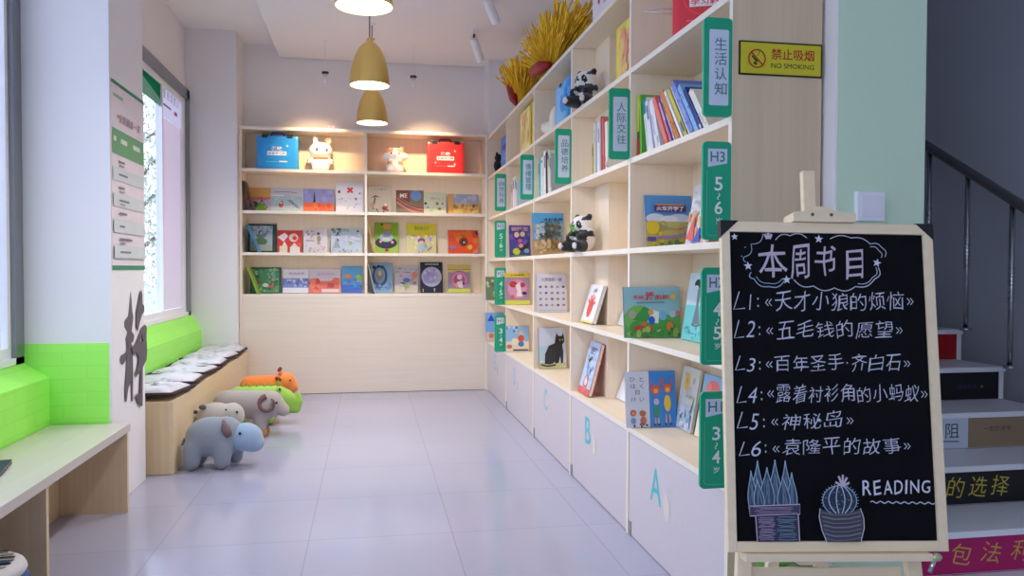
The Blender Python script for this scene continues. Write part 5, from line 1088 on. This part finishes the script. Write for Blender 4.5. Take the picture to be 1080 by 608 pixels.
rj = random.Random(11)
def cw(ch):
    if ord(ch) > 0x2E80: return 1.0
    return {':': .30, '«': .55, '»': .55, '1': .35, '·': .35, ' ': .3}.get(ch, .55)
def hand(s, x0, x1, y, h, m, slope=0.0, off=0.0, xend=None):
    tot = sum(cw(c) for c in s); k = (x1 - x0) / tot; x = x0
    for c in s:
        w = cw(c) * k; yy = y + slope * (x - x0) + rj.uniform(-.0022, .0022); g = .10 * w
        hh = h * rj.uniform(.92, 1.08)
        if c == ':':
            b.disc(x + w * .5, yy + h * .62, .0018, .0026, m, 8); b.disc(x + w * .5, yy + h * .22, .0018, .0026, m, 8)
        elif c in '«»':
            d = 1 if c == '«' else -1; cx = x + w * .5
            for o_ in (-.004, .004): b.line([(cx + o_ + d * .003, yy + h * .64), (cx + o_ - d * .0035, yy + h * .44), (cx + o_ + d * .003, yy + h * .26)], .0021, m)
        elif c == 'L': b.line([(x + w * .55, yy + hh), (x + w * .12, yy + .001), (x + w * .95, yy + .004)], .0024, m)
        elif c == '1': b.line([(x + w * .62, yy + hh * .9), (x + w * .45, yy + .002)], .0024, m)
        elif c == '·': b.disc(x + w * .5, yy + h * .45, .002, .002, m, 8)
        elif c.isdigit(): b.text(c, x + g, yy, x + w - g, yy + hh * .92, m, -.008, .25)
        else: b.text(c, x + g * .6, yy, x + w - g * .6, yy + hh, m, off, .06, rj.uniform(-.04, .04), .085)
        x += w
for ch, (x0, y0, x1, y1) in zip('本周书目', ((-.170, .636, -.100, .716), (-.092, .634, -.044, .716), (-.030, .645, .022, .716), (.046, .638, .090, .708))):
    b.text(ch, x0, y0, x1, y1, PNK, .002, .04, rj.uniform(-.03, .03), .07)
for lb, tx, xa, x0, x1, y, h in (('L1:', '«天才小狼的烦恼»', -.236, -.160, .212, .559, .043), ('L2:', '«五毛钱的愿望»', -.236, -.160, .182, .492, .040), ('L3:', '«百年圣手·齐白石»', -.235, -.162, .195, .414, .037),
                                 ('L4:', '«露着衬衫角的小蚂蚁»', -.234, -.160, .232, .341, .039), ('L5:', '«神秘岛»', -.235, -.156, .052, .279, .038), ('L6:', '«袁隆平的故事»', -.232, -.154, .186, .219, .036)):
    hand(lb, xa, x0 - .004, y - .001, h, CHK[0], 0, -.008); hand(tx, x0, x1, y, h, CHK[0], .012, -.009)
# cloud line round the title
def arc(pts, amp, n=7):
    out = []
    for (xa, ya), (xb, yb) in zip(pts, pts[1:]):
        l = math.hypot(xb - xa, yb - ya); nx, ny = -(yb - ya) / l, (xb - xa) / l
        for i in range(n): 
            f = i / n; out.append((xa + (xb - xa) * f + nx * amp * sin(pi * f), ya + (yb - ya) * f + ny * amp * sin(pi * f)))
    return out + [pts[-1]]
b.line(arc([(-.207, .684), (-.188, .716), (-.158, .742)], -.010)[::1], .0018, BLC)
b.line(arc([(-.128, .727), (-.092, .738), (-.051, .733)], .008), .0020, CHK[0]); b.line(arc([(.006, .732), (.058, .735), (.105, .721)], .007), .0020, CHK[0])
b.line(arc([(.105, .721), (.134, .712), (.140, .690)], .006), .0018, CHK[0]); b.line(arc([(.104, .714), (.126, .704), (.130, .688)], .005), .0016, CHK[0])
b.line(arc([(.122, .664), (.112, .636), (.064, .617), (.012, .613), (-.039, .617), (-.086, .631)], .009), .0022, CHK[0]); b.line(arc([(.116, .664), (.107, .640), (.070, .624)], .007), .0016, CHK[0])
b.line(arc([(-.110, .628), (-.147, .614), (-.183, .632), (-.190, .648)], .008), .0022, BLC); b.line(arc([(-.114, .634), (-.147, .622), (-.178, .638)], .006), .0016, BLC)
b.line(arc([(-.207, .684), (-.202, .672)], -.003), .0018, BLC)
for x, y, r in ((-.228, .733, .009), (-.022, .731, .011), (-.197, .663, .011), (-.104, .631, .011), (.119, .675, .011)): b.star(x, y, r, CHK[1], rj.uniform(-.3, .3))
for a, l in ((-.45, .013), (0, .016), (.45, .013)):
    b.line([(-.146 + sin(a) * .006, .729), (-.146 + sin(a) * (.006 + l), .729 + cos(a) * l)], .006, PNK)
for x, y in ((-.203, .708), (-.212, .686)): b.disc(x, y, .0016, .0016, BLC, 8)
# READING with a wavy underline
xs = .058
for ch, w in zip('READING', (.026, .024, .026, .026, .012, .028, .026)):
    k = (xs - .058) / .17; yy = .128 + .006 * k; b.text(ch, xs + .002, yy, xs + w - .003, yy + .034 - .006 * k, CHK[1], .004, .06, rj.uniform(-.06, .06), .05); xs += w
b.line([(.078 + i * .154 / 44, .1125 + .0022 * sin(i * 1.15) - .003 * i / 44) for i in range(45)], .0024, CHK[0])
# chalk drawing: leafy succulent in a pot
def hatch(x0, x1, y0, y1, n, m, w=.0016):
    for i in range(n):
        y = y0 + (y1 - y0) * (i + .5) / n; xa = x0 + rj.random() * .2 * (x1 - x0); xb = x1 - rj.random() * .2 * (x1 - x0)
        b.line([(xa, y), ((xa + xb) / 2, y + rj.uniform(-.002, .002)), (xb, y + rj.uniform(-.001, .001))], w, m)
def leaf(x, y0, tx, ty, w, fill):
    P = []
    for i in range(9):
        f = i / 8; P.append((x + (tx - x) * f - w * sin(pi * min(1, f * .72 + .28)) * (1 - f) ** .55, y0 + (ty - y0) * f))
    Q = []
    for i in range(9):
        f = i / 8; Q.append((x + (tx - x) * f + w * sin(pi * min(1, f * .72 + .28)) * (1 - f) ** .55, y0 + (ty - y0) * f))
    b.poly(P + Q[::-1][1:], fill)
    for k in range(5):
        f = .15 + k * .16; b.line([(x + rj.uniform(-w, w) * .6, y0 + (ty - y0) * .05), (x + (tx - x) * .7 + rj.uniform(-w, w) * .25, y0 + (ty - y0) * (.55 + rj.random() * .3))], .0014, DIM)
    b.line(P, .0022, BLC); b.line(Q, .0022, BLC)
LF = C((58, 76, 98), .95)
for x, tx, ty, w in ((-.190, -.187, .207, .017), (-.148, -.146, .209, .018), (-.122, -.122, .207, .016), (-.200, -.204, .184, .013), (-.108, -.108, .180, .013), (-.168, -.166, .192, .020), (-.128, -.130, .172, .017), (-.186, -.190, .165, .014)):
    leaf(x, .105, tx, ty, w, LF)
b.poly([(-.211, .104), (-.091, .108), (-.092, .086), (-.209, .082)], C((66, 66, 88), .95)); hatch(-.206, -.096, .085, .103, 6, DPK)
b.line([(-.211, .104), (-.091, .108), (-.092, .086), (-.209, .082), (-.211, .104)], .0022, PNK)
b.poly([(-.197, .082), (-.096, .086), (-.095, .0245), (-.194, .0245)], C((56, 58, 78), .95)); hatch(-.192, -.150, .027, .080, 15, DPK, .0022); hatch(-.150, -.099, .027, .082, 12, DIM, .0017)
b.line([(-.197, .082), (-.194, .025)], .002, PNK); b.line([(-.097, .086), (-.0955, .025)], .0022, PNK)
# chalk drawing: ball cactus in a round pot
b.disc(.001, .117, .040, .034, C((44, 62, 80), .95), 28)
for k in range(40):
    a = rj.random() * 2 * pi; r = rj.random() ** .5; b.disc(.001 + .037 * r * cos(a), .117 + .031 * r * sin(a), .0022, .0016, DG if k % 2 else DIM, 6)
b.ring(.001, .117, .040, .0020, BLC, 32, .034)
for q in (-.026, -.008, .012, .028): b.line([(.001 + q * sin(pi * (.12 + .76 * i / 10)) , .150 - .062 * i / 10) for i in range(11)], .0022, CHK[0])
for k in range(22):
    a = R(-20 + k * 10.4); x, y = .001 + .040 * cos(a), .117 + .034 * sin(a); b.line([(x, y), (x + .005 * cos(a), y + .005 * sin(a))], .0012, BLC)
for a in (-1.2, -.5, .1, .7, 1.25): b.line([(.008, .150), (.008 + .022 * sin(a) * .8, .150 + .026 * cos(a))], .0048, PNK)
P = [(-.047, .100), (-.044, .060), (-.032, .0245), (.044, .0245), (.055, .062), (.048, .100)]
b.poly([(-.047, .100), (-.050, .080), (-.044, .050), (-.034, .0245), (.046, .0245), (.055, .055), (.055, .078), (.048, .100), (.02, .089), (-.02, .088)], C((70, 70, 80), .95))
for k in range(7):
    y = .088 - k * .0095; b.line([(-.044 + k * .0012, y + .003), (-.015, y - .003), (.02, y - .002), (.048, y + .004)], .0034 if k % 2 else .0018, C((122, 120, 132), .95))
b.line([(-.047, .100), (-.050, .080), (-.044, .050), (-.034, .025)], .002, CHK[0]); b.line([(.046, .025), (.055, .055), (.055, .078), (.048, .100)], .002, CHK[0])
b.build('chalk_writing', t)

e = thing('easel', 'pale wood easel holding the chalkboard with a clamp on top', 'easel', M=MBD)
inv = MBD.inverted()
def wl(x, y, z): return inv @ Vector((x, y, z))
def beam(b, p, q, w, d, m):
    """square timber from p to q"""
    p, q = Vector(p), Vector(q); z = (q - p); l = z.length; z.normalize(); x = Vector((1, 0, 0)); x = (x - z * x.dot(z)).normalized(); y = z.cross(x)
    M = Matrix(((x.x, y.x, z.x, p.x), (x.y, y.y, z.y, p.y), (x.z, y.z, z.z, p.z), (0, 0, 0, 1)))
    b.box(-w / 2, w / 2, -d / 2, d / 2, 0, l, m, .002, M)
yf = -.492
for sx in (-1, 1):
    b = MB(); foot = Vector((sx * .232 - .012, yf, -.034)); foot = foot + BY * 0
    wz = (MBD @ foot).z; foot.y -= wz / BY.z - .004
    beam(b, foot, (sx * .150 - .012, .765, -.034), .034, .022, PINE_V); b.build('leg', e)
b = MB(); beam(b, (-.018, -.30, -.060), (-.0185, .913, -.060), .030, .020, PINE_V); b.build('mast', e)
rf = wl(.02, -5.235, .002)
b = MB(); beam(b, rf, (-.018, .60, -.085), .032, .022, PINE_V); b.build('rear_leg', e)
b = MB(); b.box(-.226, .211, -.018, -.0012, -.045, .020, PINE, .002); b.build('ledge', e)
b = MB(); b.box(-.200, .170, -.066, -.046, -.058, -.046, PINE, .002); b.build('cross_bar', e)
b = MB(); b.box(-.226, .20, -.300, -.270, -.058, -.046, PINE, .002); b.build('cross_bar', e)
b = MB(); b.F = Matrix.Translation((0, 0, .014)); b.prism([(-.088, .7712), (.064, .7712), (.066, .788), (.062, .794), (.016, .796), (-.004, .808), (-.034, .808), (-.050, .798), (-.084, .794), (-.088, .788)][::1], .060, PINE); b.k = 1; b.build('clamp', e)
b = MB()
for x in (-.042, .004): b.tube([(x, .788, .0145), (x, .788, .0165)], .0038, C((110, 96, 76), .4, .5), 12)
b.build('screw', e)
b = MB(); b.F = Matrix.Translation((0, 0, -.0455)); b.prism([(-.125, -.0185), (.055, -.0185), (.030, -.028), (.0, -.032), (-.02, -.040), (-.075, -.040), (-.090, -.030), (-.11, -.026)], .018, PINE); b.k = 1; b.build('lower_clamp', e)
b = MB()
for x in (-.072, -.018): b.tube([(x, -.026, -.045), (x, -.026, -.043)], .0038, C((110, 96, 76), .4, .5), 12)
b.build('screw', e)
b = MB(); b.tube([(.220, -.012, .012), (.206, -.044, .012)], .005, STEEL, 8); b.ball((.222, -.010, .014), (.013, .010, .008), C((190, 196, 150), .3, .6)); b.build('wing_bolt', e)

t = thing('green_box', 'green printed box on the floor behind the easel', 'box', (.125, -5.225, 0))
b = MB(); b.box(-.085, .085, -.045, .045, 0, .296, C((84, 150, 60), .6), .002); b.build('carton', t)
b = MB(); b.F = frame((-.085, -.0455, 0), (1, 0, 0), (0, -1, 0)); paint_cover(b, .17, .296, [('d', .35, .9, .15, (150, 160, 140), 1.2), ('d', .6, .88, .1, (190, 186, 150), 1.3), ('s', 20, .05, .1, .95, .95, .04, .1, [(110, 170, 80), (70, 130, 60)])], 3); b.build('print', t)
# ================================================================== STAIRS
RZ, YS = .1435, [-5.335, -5.080, -4.830, -4.585, -4.325, -4.070, -3.815, -3.560, -3.305, -3.05, -2.795]
STONE = plaster('pale_stone_tread', (238, 238, 240), .35, .03, 80)
t = thing('staircase', 'staircase with pale treads and risers painted like book spines behind the chalkboard', 'stairs', (0, 0, 0)); t['kind'] = 'structure'
SX0, SX1 = .645, 1.640
for k, y in enumerate(YS[:-1]):
    b = MB(); b.box(SX0, SX1, y, YS[k + 1] + .03, RZ * k + .0005, RZ * (k + 1) - .022, STONE) if k else b.box(SX0, SX1, y, YS[k + 1] + .03, .0005, RZ - .022, STONE)
    b.build('step_core', t)
    b = MB(); b.box(SX0, SX1, y - .012, YS[k + 1] - .0025, RZ * (k + 1) - .0215, RZ * (k + 1), STONE, .003); b.build('tread', t)
    if k > 5: continue
    x1 = 1.614; z0, z1 = RZ * k + .003, RZ * (k + 1) - .0225
    fr = lambda xx: frame((xx, y - .0027, z0), (1, 0, 0), (0, -1, 0))
    def panel(xa, xb, c):
        b = MB(); b.box(xa, xb, y - .0024, y - .0004, z0, z1, C(c, .45)); o = b.build('riser_panel', t); o['label'] = {0: 'teal', 1: 'magenta', 2: 'black', 3: 'white or tan', 4: 'black', 5: 'red'}[k] + ' riser panel'; return o
    GD = C((206, 168, 70), .5); h = z1 - z0
    if k == 0: panel(SX0, x1, (40, 120, 130))
    if k == 1:
        o = panel(SX0, x1, (176, 18, 96)); b = MB(); b.F = fr(0)
        for i, ch in enumerate('包法利夫人'): b.text(ch, .772 + i * .112, .030, .772 + i * .112 + .072, .098, GD, -.004, .1, -.18)
        b.build('lettering', o)
    if k == 2:
        o = panel(SX0, x1, (14, 14, 18)); b = MB(); b.F = fr(0)
        for i, ch in enumerate('苏菲的选择'): b.text(ch, .770 + i * .092, .026, .770 + i * .092 + .072, .100, C((200, 180, 70), .5), -.004, .1, -.12)
        b.build('lettering', o)
    if k == 3:
        o = panel(SX0, 1.246, (206, 214, 226)); b = MB(); b.F = fr(0); b.text('目阻', 1.08, .040, 1.205, .098, C((60, 64, 72), .5)); b.line([(1.09, .030), (1.205, .026)], .004, C((60, 64, 72), .5)); b.build('lettering', o)
        o = panel(1.248, x1, (156, 134, 104)); b = MB(); b.F = fr(0); b.text('一生的读书', 1.315, .062, 1.44, .084, C((96, 66, 44), .5)); b.build('lettering', o)
    if k == 4:
        o = panel(SX0, x1, (14, 14, 18)); b = MB(); b.F = fr(0); b.text('阅读改变', 1.415, .046, 1.505, .066, C((60, 66, 110), .5)); b.disc(1.53, .056, .006, .006, C((150, 110, 60))); b.build('lettering', o)
    if k == 5: panel(SX0, x1, (170, 20, 20))
t = thing('stair_railing', 'dark steel handrail on slim round posts beside the stairs', 'railing', (1.615, -4.4, 0))
DK = newmat('dark_steel'); DK[2].inputs['Base Color'].default_value = lin((140, 138, 140)); DK[2].inputs['Metallic'].default_value = .9; DK[2].inputs['Roughness'].default_value = .32; DK = DK[0]
zr = lambda y: 1.849 + .582 * (y + 3.716)
b = MB(); b.tube([(0, y + 4.4, zr(y) - .02) for y in (-5.5, -4.8, -4.0, -2.9)], .022, DK, 16); b.build('handrail', t)
for k, y in enumerate((-5.155, -4.90, -4.645, -4.385, -4.125, -3.870, -3.615)):
    zb = RZ * (k + 2); yl = y + 4.4; zt_ = zr(y) - .038
    b = MB(); b.tube([(0, yl, zb + .0005), (0, yl, zt_)], .0115, STEEL, 14)
    for q in range(9): b.tube([(0, yl, zb + (zt_ - zb) * .40 + q * .018), (0, yl, zb + (zt_ - zb) * .40 + q * .018 + .008)], .0145, STEEL, 14)
    b.lathe([(.028, .0005), (.026, .010), (.014, .014)], STEEL, 18, Matrix.Translation((0, yl, zb)), True); b.build('post', t)

# ================================================================== CAMERA AND LIGHT
cam = bpy.data.cameras.new('camera'); co = bpy.data.objects.new('camera', cam); COL.objects.link(co); S.camera = co
yaw, pitch, roll, FPX = 0.1787, -0.0245, 0.0031, 835.11
fwd = Vector((sin(yaw) * cos(pitch), cos(yaw) * cos(pitch), sin(pitch))); rt = Vector((cos(yaw), -sin(yaw), 0)); up = rt.cross(fwd)
r2 = rt * cos(roll) + up * sin(roll); u2 = up * cos(roll) - rt * sin(roll)
co.matrix_world = Matrix(((r2.x, u2.x, -fwd.x, -1.09555), (r2.y, u2.y, -fwd.y, -7.34602), (r2.z, u2.z, -fwd.z, 1.13955), (0, 0, 0, 1)))
cam.sensor_width = 36.0; cam.lens = 36.0 * FPX / 1080.0; cam.clip_start = .02; cam.clip_end = 300

w = bpy.data.worlds.new('sky'); S.world = w; w.use_nodes = True; nt = w.node_tree; bg = nt.nodes['Background']
bg.inputs['Color'].default_value = (0.70, 0.75, 1.0, 1); bg.inputs['Strength'].default_value = WORLD
def portal(loc, rot, sx, sy):
    l = bpy.data.lights.new('window_portal', 'AREA'); l.shape = 'RECTANGLE'; l.size = sx; l.size_y = sy; l.cycles.is_portal = True
    o = bpy.data.objects.new('window_portal', l); COL.objects.link(o); o.location = loc; o.rotation_euler = rot
portal((-2.70, -6.55, 1.8), (0, R(-90), 0), 2.3, 6.3)
portal((-2.70, -1.47, 1.7), (0, R(-90), 0), 1.95, 2.75)
portal((-1.95, -10.36, 1.35), (R(90), 0, 0), 1.85, 2.7)
def spot(loc, aim, power, ang, col, rad=.03):
    l = bpy.data.lights.new('spotlight_beam', 'SPOT'); l.energy = power; l.spot_size = R(ang); l.spot_blend = 1.0; l.color = col; l.shadow_soft_size = rad
    o = bpy.data.objects.new('spotlight_beam', l); COL.objects.link(o); o.location = loc; o.rotation_euler = (Vector(aim) - Vector(loc)).to_track_quat('-Z', 'Y').to_euler()
spot((-1.461, -.52, 2.64), (-1.60, .20, 2.12), SPOTW, 62, (1.0, .68, .38)); spot((-.713, -.52, 2.64), (-.55, .20, 2.12), SPOTW, 62, (1.0, .68, .38))
for (x, y, z) in ((-1.115, -3.835, 2.27), (-1.09, -2.266, 2.285), (-1.07, -.891, 2.298)):
    spot((x, y, z + .02), (x, y, 0), PENDW, 168, (1.0, .97, .95), .10)
S.view_settings.view_transform = 'Standard'; S.view_settings.look = 'None'; S.view_settings.gamma = 1.0; S.view_settings.use_curve_mapping = False
S.view_settings.exposure = EXPO
S.cycles.use_denoising = True; S.cycles.max_bounces = 10; S.cycles.diffuse_bounces = 6; S.cycles.transparent_max_bounces = 16; S.cycles.caustics_reflective = False; S.cycles.caustics_refractive = False
